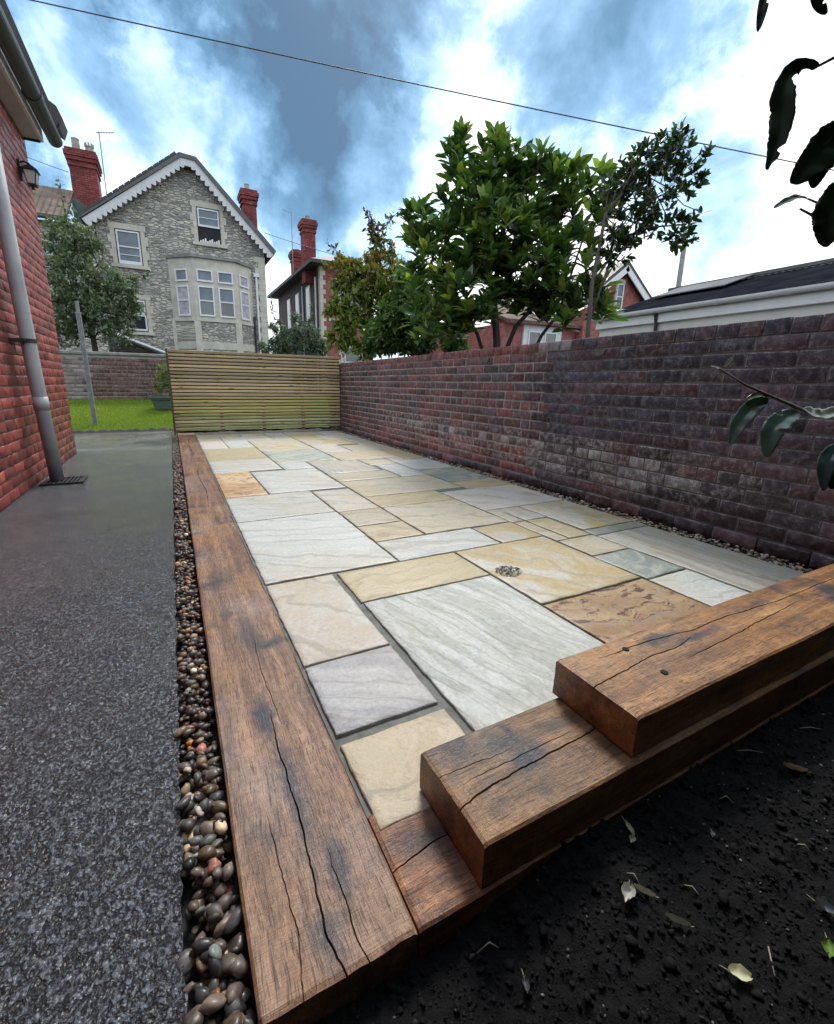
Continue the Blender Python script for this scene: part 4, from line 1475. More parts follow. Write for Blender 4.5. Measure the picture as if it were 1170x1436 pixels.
whorl_tree('laurel_tree', 'big glossy green broad-leaved evergreen rising behind the middle of the brick wall', LAUREL, 540, (7, 11), (.15, .23), .40,
           [(.076, .145, .042), (.060, .120, .038), (.098, .172, .044), (.15, .215, .05), (.044, .090, .032)],
           [(3.45, 4.42, -.25), (3.47, 4.40, .8), (3.479, 4.401, 1.36), (3.47, 4.50, 1.85), (3.60, 4.60, 2.5), (3.75, 4.7, 3.1)], [.05, .046, .042, .036, .028, .018], m_bark_d, 240, (0, 0, .86), 31, up=.85,
           sub=[([(3.47, 4.42, .9), (3.722, 4.373, 1.55), (3.96, 4.184, 1.9), (4.2, 4.1, 2.4)], [.03, .026, .022, .012]),
                ([(3.47, 4.42, .9), (3.30, 4.55, 1.45), (3.134, 4.65, 1.75), (3.0, 5.0, 2.4)], [.026, .022, .018, .01]),
                ([(3.6, 4.3, .6), (3.96, 4.184, 1.448), (4.2, 4.2, 1.7), (4.4, 4.1, 2.6)], [.024, .02, .016, .01])],
           tall=[(3.55, 5.0, 3.58), (3.75, 4.85, 3.60), (3.30, 5.15, 3.60), (3.95, 4.6, 3.35), (4.55, 4.1, 3.15), (4.4, 4.15, 3.1), (3.2, 5.05, 3.3), (3.85, 4.75, 3.52), (3.65, 4.9, 3.66)])
CAMEL = [([4.406, 3.487, 3.024], .23), ([4.671, 3.384, 3.132], .21), ([4.805, 3.248, 2.894], .16), ([4.492, 3.326, 2.614], .25), ([4.725, 3.149, 2.412], .17),
         ([4.217, 3.404, 2.403], .20), ([4.195, 3.533, 2.815], .18), ([4.069, 3.418, 2.194], .17), ([4.751, 3.393, 3.305], .06), ([4.956, 3.241, 3.137], .06), ([4.897, 3.103, 2.553], .06)]
whorl_tree('bay_tree', 'slender dark-leaved evergreen leaning right against the pale sky over the wall', CAMEL, 290, (5, 8), (.065, .105), .48,
           [(.022, .045, .020), (.028, .052, .022), (.020, .038, .020), (.032, .060, .020)],
           [(3.72, 3.32, -.25), (3.74, 3.32, .9), (3.75, 3.32, 1.30), (3.844, 3.432, 1.85), (4.04, 3.532, 2.54), (4.399, 3.471, 2.955)], [.028, .026, .024, .02, .016, .010], m_bark, 120, (0, 0, .86), 37, up=.45, shell=.35,
           sub=[([(3.80, 3.37, 1.5), (4.0, 3.40, 2.0), (4.3, 3.33, 2.40), (4.75, 3.15, 2.45)], [.014, .012, .010, .006]),
                ([(4.04, 3.532, 2.54), (4.06, 3.56, 2.7), (4.12, 3.55, 2.85)], [.010, .008, .004])])


def fine_tree(name, label, blobs, n, Lr, aspect, colf, trunk, rad, bark, seed, nb=14, cat='tree', shell=.25, sprigs=()):
    r_ = np.random.default_rng(seed)
    t = empty(name, label, cat)
    b_ = MB(); b_.tube(trunk, rad, 7); b_.build('trunk', bark, t, True)
    P, d0_ = in_blobs(blobs, n, r_, shell)
    for c, _ in [(blobs[i % len(blobs)][0], 0) for i in range(nb)]:
        tip = np.array(c) + r_.normal(0, blobs[0][1] * .4, 3)
        branches(t, trunk[-1] if r_.random() < .6 else trunk[-2], [tip], bark, rad[-1] * .6, rad[-1] * .12, jitter=.08, n=5)
    # clump: pull towards random attractors so gaps open in the outline
    A, _ = in_blobs(blobs, max(12, n // 45), r_, .3)
    near_ = ((P[:, None, :] - A[None]) ** 2).sum(2).argmin(1) if n * len(A) < 6e6 else r_.integers(0, len(A), n)
    P = P * .45 + A[near_] * .55 + r_.normal(0, blobs[0][1] * .055, (n, 3))
    for sx in sprigs:
        k = 40
        tt = r_.random(k)[:, None]
        b_ = MB(); b_.tube([sx[0], sx[1]], [.010, .003], 5); b_.build('twig', bark, t)
        P = np.concatenate([P, np.array(sx[0]) * (1 - tt) + np.array(sx[1]) * tt + r_.normal(0, .035, (k, 3))])
    n = len(P)
    D = r_.normal(size=(n, 3)); D[:, 2] -= .25
    N = r_.normal(size=(n, 3)) * .7 + np.array([0, 0, 1.])
    L = r_.uniform(*Lr, n)
    C = np.array([colf(p_, r_) for p_ in P])
    V, T, Q = leaf_arrays(P, D, N, L, L * aspect, .2, .3)
    tag(link('crown', np_mesh('crown', V, [T, Q], ml_dull, np.repeat(C, 8, 0), smooth=True), t), kind='stuff')
    return t


def maple_col(p_, r_):
    redness = max(0, min(1, (p_[2] - 3.0) / 1.3 + r_.normal(0, .22))) * (1 if p_[0] < 4.35 else .8)
    g = np.array([.15, .195, .040]) * r_.uniform(.6, 1.3)
    rd = np.array([.36, .125, .03]) * r_.uniform(.5, 1.2)
    if p_[2] > 3.6:
        rd = np.array([.10, .035, .035]) * r_.uniform(.5, 1.1)
    return (*(g * (1 - redness) + rd * redness), 1)


MAPLE = [([4.01, 9.643, 3.05], .55), ([3.73, 9.57, 2.464], .60), ([4.35, 9.612, 3.60], .42), ([4.25, 9.787, 4.05], .22), ([3.5, 9.813, 2.905], .34),
         ([4.4, 9.191, 2.328], .60), ([3.75, 9.428, 1.87], .60), ([3.6, 9.95, 3.45], .18), ([4.7, 9.3, 2.9], .45), ([4.605, 8.932, 2.593], .50), ([4.80, 9.038, 3.2], .34), ([3.301, 9.502, 2.279], .36), ([4.398, 8.827, 1.864], .45), ([3.25, 9.432, 1.842], .3), ([3.598, 9.625, 3.15], .34), ([4.306, 9.186, 2.95], .45)]
fine_tree('maple_tree', 'small tree turning russet red at the top beyond the far end of the wall', MAPLE, 11000, (.08, .15), .42, maple_col,
          [(4.0, 9.4, .2), (4.02, 9.45, 1.2), (4.05, 9.5, 2.0), (4.1, 9.55, 2.7)], [.06, .05, .04, .03], m_bark_d, 41, 18,
          sprigs=[((4.2, 9.8, 4.0), (4.1, 9.9, 4.55)), ((4.3, 9.7, 4.0), (4.75, 9.5, 4.5)), ((3.7, 9.9, 3.4), (3.3, 10.1, 3.75)), ((3.6, 9.9, 3.3), (3.15, 10.0, 3.35))])
green = lambda a, j: (lambda p_, r_: (*(np.array(a) * r_.uniform(1 - j, 1 + j)), 1))
LT = [([-2.04, 16.4, 3.55], .95), ([-2.3, 16.7, 4.5], .72), ([-1.45, 16.0, 2.75], .92), ([-2.65, 16.4, 2.55], .85), ([-1.0, 15.95, 3.5], .50), ([-1.7, 16.5, 4.65], .45), ([-2.15, 16.9, 5.2], .28), ([-.80, 15.8, 2.95], .36)]
fine_tree('apple_tree', 'grey-green small-leaved tree behind the low wall beside the brick house', LT, 12000, (.08, .14), .5, green((.125, .16, .10), .45),
          [(-1.9, 16.2, .2), (-1.88, 16.2, 1.2), (-1.9, 16.25, 2.0), (-2.0, 16.3, 2.8)], [.10, .09, .07, .05], m_bark_d, 43, 18,
          sprigs=[((-2.2, 16.9, 5.0), (-2.25, 17.0, 6.35)), ((-2.0, 16.8, 4.9), (-2.05, 16.9, 5.7)), ((-.8, 15.9, 3.6), (-.2, 15.7, 3.9))])
MS = [([3.63, 15.97, 2.3], .52), ([4.29, 15.67, 2.35], .55), ([3.352, 16.245, 2.75], .27), ([4.025, 15.975, 2.95], .26), ([3.2, 16.0, 1.9], .5), ([4.7, 15.6, 2.0], .4)]
fine_tree('garden_shrub', 'loose dull green shrub between the stone house and the chimneyed house', MS, 7000, (.07, .12), .42, green((.11, .145, .10), .45),
          [(3.9, 15.8, .3), (3.9, 15.8, 1.0), (3.92, 15.8, 1.6), (3.95, 15.85, 2.0)], [.07, .06, .05, .035], m_bark_d, 47, 12, 'shrub',
          sprigs=[((3.35, 16.2, 2.9), (3.25, 16.25, 3.75)), ((4.4, 15.7, 2.7), (4.5, 15.7, 3.5))])
BH = [([3.60, 7.00, 2.05], .36), ([3.82, 6.75, 1.95], .32), ([4.10, 6.5, 1.9], .26), ([3.66, 7.05, 2.45], .30), ([3.42, 7.0, 1.75], .3), ([4.0, 6.75, 2.25], .26), ([3.75, 6.7, 1.55], .30), ([3.4, 7.1, 1.6], .30), ([4.2, 6.4, 1.55], .25), ([3.25, 7.4, 1.6], .30), ([3.5, 7.3, 2.0], .3)]
fine_tree('wall_shrub', 'mid-green bushy shrub filling the gap between maple and laurel above the wall', BH, 8500, (.09, .15), .36, green((.075, .135, .04), .5),
          [(3.7, 6.8, .1), (3.7, 6.8, .8), (3.72, 6.8, 1.3), (3.75, 6.82, 1.8)], [.04, .036, .03, .02], m_bark_d, 49, 10, 'shrub')
PS = [([-.20, 11.2, .80], .24), ([.05, 11.2, .85], .22), ([-.12, 11.2, 1.05], .18), ([.2, 11.2, .75], .2)]
fine_tree('potted_shrub', 'light yellow-green bushy shrub growing in the trough beside the screen', PS, 1500, (.04, .075), .35, green((.13, .19, .045), .35),
          [(-.05, 11.2, .40), (-.05, 11.2, .5), (-.04, 11.2, .6), (-.02, 11.2, .75)], [.02, .018, .015, .01], m_bark, 51, 8, 'shrub')

# ================================================================== stone house
m_stone, nt = newmat('rubble_stone')
p = pos(nt)
sp = nd(nt, 'ShaderNodeSeparateXYZ', {0: p})
hx = mth(nt, 'ADD', sp.outputs[0], sp.outputs[1])
vec = nd(nt, 'ShaderNodeCombineXYZ', {0: mth(nt, 'MULTIPLY', hx, 4.0), 1: mth(nt, 'MULTIPLY', sp.outputs[2], 10.5), 2: 0.0}).outputs[0]
vec = vmt(nt, 'ADD', vec, vmt(nt, 'SCALE', noise(nt, p, 1.6, 3.0).outputs['Color'], scale=.9))
vo = nd(nt, 'ShaderNodeTexVoronoi', {'Vector': vec, 'Scale': 1.0, 'Randomness': .95})
ve = nd(nt, 'ShaderNodeTexVoronoi', {'Vector': vec, 'Scale': 1.0, 'Randomness': .95}, feature='DISTANCE_TO_EDGE').outputs['Distance']
rc = nd(nt, 'ShaderNodeSeparateColor', {0: vo.outputs['Color']}).outputs[0]
col = ramp(nt, rc, [(0, (.25, .245, .225)), (.35, (.44, .42, .37)), (.75, (.60, .565, .49)), (1, (.68, .62, .50))])
col = mix(nt, smooth(nt, noise(nt, p, .45, 4.0).outputs[0], .4, .65, 0, .35), col, (.20, .21, .20))
col = mix(nt, smooth(nt, ve, .10, .02), col, (.34, .335, .32))
hgt_ = mth(nt, 'ADD', smooth(nt, ve, 0, .16), mth(nt, 'MULTIPLY', noise(nt, p, 14.0, 4.0).outputs[0], .8))
finish(nt, bsdf(nt, col, .85, bump(nt, hgt_, .9, .05), .3))
m_ash = plain('bath_stone_dressing', (.53, .50, .43), .75, .18, 2.5, .3, 12)
m_slate = plain('slate_roof', (.10, .10, .105), .55, .35, 2.5, .6, 14)
m_wfr = plain('white_window_frame', (.72, .73, .74), .45, .08, 3, .05, 30)
m_glass = glass_mat('window_glass', (.03, .04, .05))
m_opening_shade = plain('opening_shade_black', (.006, .006, .007), .7, .3, 3, 0)  # flat black standing in for the shade inside recesses and open sashes
m_blind = plain('blue_grey_blind', (.16, .20, .24), .5, .3, 1.6, .1, 12)
m_curtain = plain('pale_curtain', (.42, .40, .44), .8, .35, 5.0, .3, 9)


def far_brick(name, c1, c2, mortar):
    m, nt = newmat(name)
    p = pos(nt)
    sp = nd(nt, 'ShaderNodeSeparateXYZ', {0: p})
    v = nd(nt, 'ShaderNodeCombineXYZ', {0: mth(nt, 'ADD', sp.outputs[0], sp.outputs[1]), 1: sp.outputs[2], 2: 0.0}).outputs[0]
    bt = nd(nt, 'ShaderNodeTexBrick', {'Vector': v, 'Color1': c1, 'Color2': c2, 'Mortar': mortar, 'Scale': 1.0, 'Mortar Size': .010, 'Bias': -.1, 'Brick Width': .235, 'Row Height': .085})
    n1 = noise(nt, p, 3.0, 5.0, .6).outputs[0]
    col = mix(nt, 1.0, bt.outputs[0], ramp(nt, n1, [(.3, (.6, .6, .6)), (.7, (1.25, 1.25, 1.25))]), 'MULTIPLY')
    finish(nt, bsdf(nt, col, .8, bump(nt, bt.outputs[1], -.5, .01), .3))
    return m


m_redfar = far_brick('hazed_red_brick', (.36, .10, .085), (.27, .075, .065), (.26, .17, .155))  # lightened in colour to imitate distance haze
m_chim = far_brick('chimney_red_brick', (.34, .075, .065), (.17, .04, .042), (.055, .028, .03))
m_pot = plain('clay_chimney_pot', (.33, .30, .26), .8, .3, 6, .3, 20)
m_green = plain('moss_render', (.10, .14, .11), .9, .4, 3, .5, 12)

sh = empty('stone_house', 'tall grey rubble-stone gabled house with white scalloped bargeboards and bay window', 'house')
GY = 24.0
b = MB()
b.prism([(-2.15, 0), (4.62, 0), (4.62, 6.95), (1.78, 9.93), (1.36, 9.95), (-2.15, 7.30)], 'y', GY, GY + 9)
b.build('wall', m_stone, sh)
b = MB()      # roof sheets, extruded back; they sail over the gable a little
b.prism([(-2.62, 7.12), (-2.50, 7.30), (1.25, 10.20), (1.90, 10.16), (5.12, 6.93), (5.02, 6.76), (1.84, 10.01), (1.30, 10.04)], 'y', GY - .42, GY + 9.3)
roof = b.build('roof', m_slate, sh)
# tile edges along the left rake
b = MB()
for k in range(16):
    t0 = k / 16
    x, z = -2.45 + 3.62 * t0, 7.335 + 2.80 * t0
    d = Vector((3.75, 0, 2.9)).normalized(); u = Vector((-d.z, 0, d.x))
    b.obox((x, GY - .44, z), d, (0, 1, 0), u, 0, .25, 0, .5, .003, .085)
b.build('verge_tile', m_rooftile, roof)
# scalloped bargeboards
b = MB()
def barge(p0, p1, n):
    p0, p1 = Vector((p0[0], 0, p0[1])), Vector((p1[0], 0, p1[1]))
    d = (p1 - p0).normalized(); u = Vector((-d.z, 0, d.x))
    if u.z < 0: u = -u
    L_ = (p1 - p0).length
    for k in range(n):
        a0, a1 = L_ * k / n, L_ * (k + 1) / n
        lo = [p0 + d * (a0 + (a1 - a0) * q / 6) - u * (.22 + .13 * math.sin(math.pi * q / 6)) for q in range(7)]
        poly = [p0 + d * a0] + lo + [p0 + d * a1]
        vs = [(v.x, GY - .36, v.z) for v in poly] + [(v.x, GY - .31, v.z) for v in poly]
        m_ = len(poly)
        b.add(vs, [tuple(range(m_)), tuple(range(m_, 2 * m_))[::-1]] + [(i, (i + 1) % m_, m_ + (i + 1) % m_, m_ + i) for i in range(m_)])
barge((-2.56, 7.12), (1.28, 10.03), 20)
b.prism([(1.27, 10.035), (1.87, 10.005), (1.84, 9.74), (1.30, 9.77)], 'y', GY - .365, GY - .305)
barge((1.86, 10.00), (5.02, 6.80), 19)
b.build('bargeboard', m_white, sh)


def window(parent, o, ux, w, z0, z1, label=None, sash=.5, mull=0, lower=None, upper=None, frame=.055, depth=.10, surround=.0, hbars=()):
    """frame mesh with panes as its children; o = base corner on the wall face, ux along the wall, outward = ux x z"""
    o, ux, uz = Vector(o), Vector(ux).normalized(), Vector((0, 0, 1))
    out = ux.cross(uz)                      # facing -y for ux = +x
    h_ = z1 - z0
    B = MB()
    f_ = frame
    B.obox(o, ux, out, uz, 0, f_, .0, .055, z0, z1)
    B.obox(o, ux, out, uz, w - f_, w, .0, .055, z0, z1)
    B.obox(o, ux, out, uz, f_, w - f_, .0, .053, z1 - f_, z1)
    B.obox(o, ux, out, uz, f_, w - f_, .0, .057, z0, z0 + f_ * 1.3)
    zs = z0 + h_ * sash
    if sash:
        B.obox(o, ux, out, uz, f_, w - f_, .0, .048, zs - .025, zs + .025)
    for hb in hbars:
        B.obox(o, ux, out, uz, f_, w - f_, .0, .040, z0 + h_ * hb - .014, z0 + h_ * hb + .014)
    for k in range(mull):
        xm = w * (k + 1) / (mull + 1)
        B.obox(o, ux, out, uz, xm - .025, xm + .025, .0, .050, z0 + f_, z1 - f_)
    win = B.build('window', m_wfr, parent)
    if label:
        win['label'] = label
    if sash:
        B = MB(); B.obox(o, ux, out, uz, f_ * .5, w - f_ * .5, .004, .012, z0 + f_ * .5, zs); B.build('pane', lower or m_glass, win)
        B = MB(); B.obox(o, ux, out, uz, f_ * .5, w - f_ * .5, .004, .018, zs + .001, z1 - f_ * .5); B.build('pane', upper or m_glass, win)
    else:
        B = MB(); B.obox(o, ux, out, uz, f_ * .5, w - f_ * .5, .004, .014, z0 + f_ * .5, z1 - f_ * .5); B.build('pane', upper or m_glass, win)
    return win


def surround(parent, x0, x1, z0, z1, y, wd_=.17, toothed=True, mat=None, seed=0):
    r_ = random.Random(seed)
    B = MB()
    B.box(x0 - wd_ - .05, x1 + wd_ + .05, y - .035, y + .05, z1, z1 + .22)
    B.box(x0 - wd_ - .08, x1 + wd_ + .08, y - .12, y + .05, z0 - .13, z0)
    n = max(4, int((z1 - z0) / .24))
    for k in range(n):
        a, c = z0 + (z1 - z0) * k / n, z0 + (z1 - z0) * (k + 1) / n
        e = (.10 if (k % 2) else 0) * toothed
        B.box(x0 - wd_ - e, x0, y - .03 - .002 * (k % 2), y + .05, a, c - .004)
        B.box(x1, x1 + wd_ + e, y - .03 - .002 * (k % 2), y + .05, a, c - .004)
    return B.build('window_surround', mat or m_ash, parent)


# attic, first-floor and ground-floor sashes (black sheets paint the shade of a reveal round each)
def reveal_shade(parent, x0, x1, z0, z1, y):
    B = MB(); B.box(x0, x1, y - .008, y + .02, z0, z1); B.build('reveal_shade', m_opening_shade, parent)


for (x0, x1, z0, z1, sd_) in ((-1.50, -.56, 5.66, 7.03, 1), (1.75, 2.72, 6.95, 8.38, 2), (-1.48, -.66, 2.95, 4.30, 3)):
    surround(sh, x0, x1, z0, z1, GY, seed=sd_)
    reveal_shade(sh, x0, x1, z0, z1, GY)
window(sh, (-1.46, GY - .012, 0), (1, 0, 0), .86, 5.74, 6.98, 'white sash window with grey blind left of the gable', .5, lower=m_blind, upper=m_blind, hbars=(.25,))
B = MB(); B.box(-1.46, -.60, GY - .11, GY - .085, 5.67, 5.74)
B.build('window_board', m_wfr, sh)
window(sh, (1.79, GY - .012, 0), (1, 0, 0), .89, 7.60, 8.33, 'raised white sash with the opening dark below it in the gable', 0, upper=m_blind, hbars=(.5,))
B = MB()
for k in range(9):
    B.box(1.82 + k * .095, 1.885 + k * .095, GY - .06, GY - .02, 6.955, 7.03 + .05 * ((k * 7) % 3))
B.build('window_clutter', m_wfr, sh)
window(sh, (-1.44, GY - .012, 0), (1, 0, 0), .75, 3.00, 3.66, 'dark open lower window half hidden by the tree', 0, upper=m_opening_shade)
window(sh, (-1.44, GY - .012, 0), (1, 0, 0), .75, 3.68, 4.26, None, 0)
# canted bay
bay_pts = [(.40, GY), (1.36, GY - .80), (3.12, GY - .80), (3.96, GY)]
b = MB(); b.prism(bay_pts, 'z', 0, 3.60); b.build('bay_base', m_stone, sh)
b = MB(); b.prism(bay_pts, 'z', 3.605, 6.12); b.build('bay_upper', m_ash, sh)
def ring_off(d):
    c = Vector((2.18, GY + .2))
    return [(c.x + (x - c.x) * (1 + d / 1.9), min(GY + .02, c.y + (y - c.y) * (1 + d / .95)) if y < GY else y) for x, y in bay_pts]
b = MB(); b.prism(ring_off(.10), 'z', 6.122, 6.24); b.build('bay_cornice', plain('weathered_cornice', (.24, .24, .23), .8, .3, 3, .3, 12), sh)
b = MB(); b.prism(ring_off(.05), 'z', 3.50, 3.603); b.build('bay_sill', m_ash, sh)
b = MB(); b.prism(ring_off(.03), 'z', 2.30, 2.62); b.build('bay_band', m_ash, sh)
for (px_, py_) in bay_pts[1:3]:
    b = MB(); b.box(px_ - .14, px_ + .14, py_ - .035, py_ + .25, .4, 3.498); b.build('bay_pilaster', m_ash, sh)
b = MB(); b.box(.32, .56, GY - .06, GY + .05, .4, 3.498); b.build('bay_pilaster', m_ash, sh)
faces = []
for (a, c) in zip(bay_pts, bay_pts[1:]):
    A, Cc_ = Vector((a[0], a[1], 0)), Vector((c[0], c[1], 0))
    faces.append((A, (Cc_ - A).normalized(), (Cc_ - A).length))
for fi, (A, ux, L_) in enumerate(faces):
    n = 2 if fi == 1 else 1
    for k in range(n):
        w = .66 if fi == 1 else .62
        x0 = (L_ / 2 + (-.76 if k == 0 else .10)) if fi == 1 else (L_ - w) / 2 + (.03 if fi == 0 else -.05)
        o = A + ux * x0 + Vector((ux.y, -ux.x, 0)) * .006
        window(sh, o, ux, w, 3.72, 4.98, None, .52, upper=m_blind if fi == 1 else m_curtain, lower=m_glass if fi == 1 else m_curtain)
        window(sh, o, ux, w, 5.16, 5.66, None, 0, upper=m_blind if fi != 2 else m_curtain)
        # lower bay, just topping the screen
        window(sh, o, ux, w, 1.2, 2.22, None, .5)
b = MB(); b.tube([(4.17, GY - .08, .3), (4.17, GY - .08, 5.75)], .05, 10); b.box(4.05, 4.30, GY - .16, GY - .002, 5.75, 5.90)
b.build('downpipe', m_wfr, sh)
b = MB(); b.tube([(3.98, GY - .07, .3), (3.98, GY - .07, 3.95)], .05, 10); b.build('soil_pipe', m_iron, sh)
b = MB()
for k in range(26):
    e = .16 if k % 2 else 0
    b.box(4.625 - .32 - e, 4.63, GY - .02 - .002 * (k % 2), GY + .06, .3 + k * .245, .3 + (k + 1) * .245 - .008)
b.build('quoin', m_ash, sh)
# lean-to roof low on the left
b = MB()
b.prism([(-1.9, 2.62), (-1.8, 2.72), (.40, 1.85), (.36, 1.72)], 'y', GY - 1.6, GY - .01)
b.build('lean_to_roof', m_slate, sh)
b = MB(); b.tube([(-1.86, GY - 1.62, 2.70), (.42, GY - 1.62, 1.83)], .05, 8); b.build('lean_to_edge', m_wfr, sh)


def chimney(parent, x0, x1, y0, y1, z0, z1, mat, pots, steps=True, label=None):
    B = MB()
    B.box(x0, x1, y0, y1, z0, z1 - .75)
    pr_ = [(-.0, .75, .66), (.05, .66, .55), (.02, .55, .44), (.09, .44, .30), (.13, .30, .12), (.08, .12, 0)] if steps else [(0, .75, .3), (.07, .3, 0)]
    for e, a, c in pr_:
        B.box(x0 - e, x1 + e, y0 - e, y1 + e, z1 - a + .001, z1 - c)
    ch = B.build('chimney', mat, parent)
    for (px_, py_, r_, h_, crown) in pots:
        B = MB()
        B.tube([(px_, py_, z1 - .02), (px_, py_, z1 + h_ * .85), (px_, py_, z1 + h_)], [r_ * 1.15, r_, r_ * 1.12], 10)
        if crown:
            for q in range(8):
                a = q * math.pi / 4
                B.box(px_ + r_ * math.cos(a) - .03, px_ + r_ * math.cos(a) + .03, py_ + r_ * math.sin(a) - .03, py_ + r_ * math.sin(a) + .03, z1 + h_ - .02, z1 + h_ + .12)
        B.build('chimney_pot', m_pot, ch)
    return ch


chimney(sh, -3.00, -2.02, 26.0, 27.3, 4.0, 10.42, m_chim, [(-2.68, 26.35, .14, .50, False), (-2.20, 26.45, .15, .33, True)])
b = MB(); b.prism([(-3.08, 6.4), (-1.95, 6.4), (-2.4, 8.1), (-3.08, 8.6)], 'y', 25.9, 25.99); b.build('chimney_flashing', m_green, sh)
chimney(sh, 4.02, 4.66, 25.5, 26.2, 6.0, 10.0, m_chim, [(4.32, 25.85, .12, .32, False)])


def aerial(parent, x, y, z0, z1, arm, mat):
    B = MB()
    B.tube([(x, y, z0), (x + .02, y, z1)], .022, 6)
    B.tube([(x - .10, y, z1 - .06), (x + arm, y - .15, z1 + .03)], .016, 6)
    for k in range(6):
        t = k / 6
        B.tube([(x + arm * t, y - .15 * t - .14, z1 - .04 + .05 * t), (x + arm * t, y - .15 * t + .14, z1 - .04 + .05 * t)], .008, 4)
    return B.build('aerial', mat, parent)


aerial(sh, -1.68, 25.0, 7.6, 10.85, .60, m_post)
aerial(sh, -1.05, 27.0, 7.6, 9.45, .35, m_post)
# neighbour's tiled roof left of the chimney
nb = empty('tiled_outbuilding', 'part of a brown tiled roof between the brick house and the stone house', 'building')
b = MB(); b.box(-9, -2.16, 22.6, 25.8, 0, 6.6); b.build('wall', m_stone, nb)
b = MB(); b.prism([(22.3, 6.62), (22.3, 6.75), (25.4, 8.6), (25.4, 8.45)], 'x', -9, -2.9)
m_ptile, nt = newmat('clay_pantiles')
p = pos(nt)
wv1 = nd(nt, 'ShaderNodeTexWave', {'Vector': p, 'Scale': 1.6, 'Distortion': .3}, wave_type='BANDS', bands_direction='X').outputs[1]
wv2 = nd(nt, 'ShaderNodeTexWave', {'Vector': p, 'Scale': 1.9, 'Distortion': .2}, wave_type='BANDS', bands_direction='Z', wave_profile='SAW').outputs[1]
n1 = noise(nt, p, 2.0, 4.0).outputs[0]
finish(nt, bsdf(nt, ramp(nt, n1, [(.3, (.12, .08, .065)), (.7, (.24, .17, .13))]), .8, bump(nt, mth(nt, 'ADD', wv1, wv2), 1.0, .06), .3))
b.build('roof', m_ptile, nb)
b = MB(); b.tube([(-9, 22.25, 6.62), (-2.88, 22.25, 6.62)], .06, 8); b.build('gutter', m_dark_pvc, nb)

# ================================================================== house with two chimneys, middle distance
mh = empty('chimneyed_house', 'red brick house with stone quoins, dark eaves and two tall chimneys', 'house')
FYm, X0 = 26.0, 8.0
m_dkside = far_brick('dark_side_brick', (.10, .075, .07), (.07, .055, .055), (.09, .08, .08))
b = MB(); b.box(X0, 11.2, FYm, 37, 0, 7.15); b.build('wall', m_redfar, mh)
b = MB(); b.box(X0 - .02, X0 - .002, FYm + .05, 36.9, 0, 7.1); b.build('side_wall', m_dkside, mh)
b = MB()
b.add([(X0 - .7, FYm - .6, 7.15), (11.8, FYm - .6, 7.15), (11.8, 37.6, 7.15), (X0 - .7, 37.6, 7.15), (X0 - .7, FYm - .6, 7.32), (11.8, FYm - .6, 7.32), (11.8, 37.6, 7.32), (X0 - .7, 37.6, 7.32),
       (9.6, FYm + 3, 8.5), (9.6, 34, 8.5)],
      [(3, 2, 1, 0), (0, 1, 5, 4), (1, 2, 6, 5), (2, 3, 7, 6), (3, 0, 4, 7), (4, 5, 8), (5, 6, 9, 8), (6, 7, 9), (7, 4, 8, 9)])
b.build('roof', m_rooftile, mh)
b = MB()
for k in range(29):
    e = .14 if k % 2 else 0
    z = .2 + k * .24
    b.box(X0 - .035 - .002 * (k % 2), X0 + .14 + e, FYm - .035 - .002 * (k % 2), FYm + .3, z, z + .232)
b.build('quoin', m_ash, mh)
b = MB(); b.box(X0 + .42, X0 + 1.1, FYm - .045, FYm + .02, 4.32, 4.50); b.build('string_course', m_ash, mh)
surround(mh, X0 + 1.32, X0 + 2.3, 4.9, 6.6, FYm, .2, True, None, 4)
window(mh, (X0 + 1.34, FYm - .012, 0), (1, 0, 0), .94, 4.92, 6.58, 'white upper sash window in the red brick front', .5)
surround(mh, X0 + 1.32, X0 + 2.3, 1.2, 3.0, FYm, .2, True, None, 5)
window(mh, (X0 + 1.34, FYm - .012, 0), (1, 0, 0), .94, 1.22, 2.98, 'white lower sash window in the red brick front', .5)
for k, yk in enumerate((28.0, 30.6, 33.0)):
    B = MB(); B.box(X0 - .06, X0 - .021, yk, yk + .9, 4.6, 6.5); w_ = B.build('window', m_wfr, mh)
    B = MB(); B.box(X0 - .068, X0 - .061, yk + .08, yk + .82, 4.7, 6.4); B.build('pane', m_glass, w_)
for yk in (26.7, 29.6):
    b = MB(); b.tube([(X0 - .09, yk, .3), (X0 - .09, yk, 6.7)], .055, 8); b.build('downpipe', m_wfr, mh)
chimney(mh, 7.50, 8.18, 27.3, 28.0, 6.5, 9.75, m_chim, [(7.84, 27.65, .13, .25, False)])
chimney(mh, 8.05, 8.75, 32.0, 32.8, 6.5, 9.35, m_chim, [(8.4, 32.4, .14, .12, False)])
aerial(mh, 7.75, 31.0, 6.9, 11.2, -.6, m_post)

# ================================================================== red gabled house, right distance
rg_ = empty('gabled_red_house', 'small pink-red brick gable with white bargeboard above the garage roof', 'house')
RY = 18.0
b = MB(); b.prism([(19.9, 0), (24.7, 0), (24.7, 5.4), (22.35, 7.05), (19.9, 5.4)], 'y', RY, RY + 8); b.build('wall', m_redfar, rg_)
b = MB(); b.prism([(19.4, 5.12), (22.35, 7.22), (25.2, 5.25), (25.2, 5.42), (22.35, 7.42), (19.4, 5.32)], 'y', RY - .35, RY + 8.2); b.build('roof', m_rooftile, rg_)
b = MB()
for p0, p1 in (((19.4, 5.10), (22.34, 7.20)), ((22.36, 7.20), (25.2, 5.20))):
    p0, p1 = Vector((p0[0], 0, p0[1])), Vector((p1[0], 0, p1[1]))
    d = (p1 - p0).normalized(); u = Vector((-d.z, 0, d.x)); u = u if u.z > 0 else -u
    b.obox((p0.x, RY - .34, p0.z), d, (0, 1, 0), u, 0, (p1 - p0).length, 0, .06, -.30, .10)
b.build('bargeboard', m_wfr, rg_)
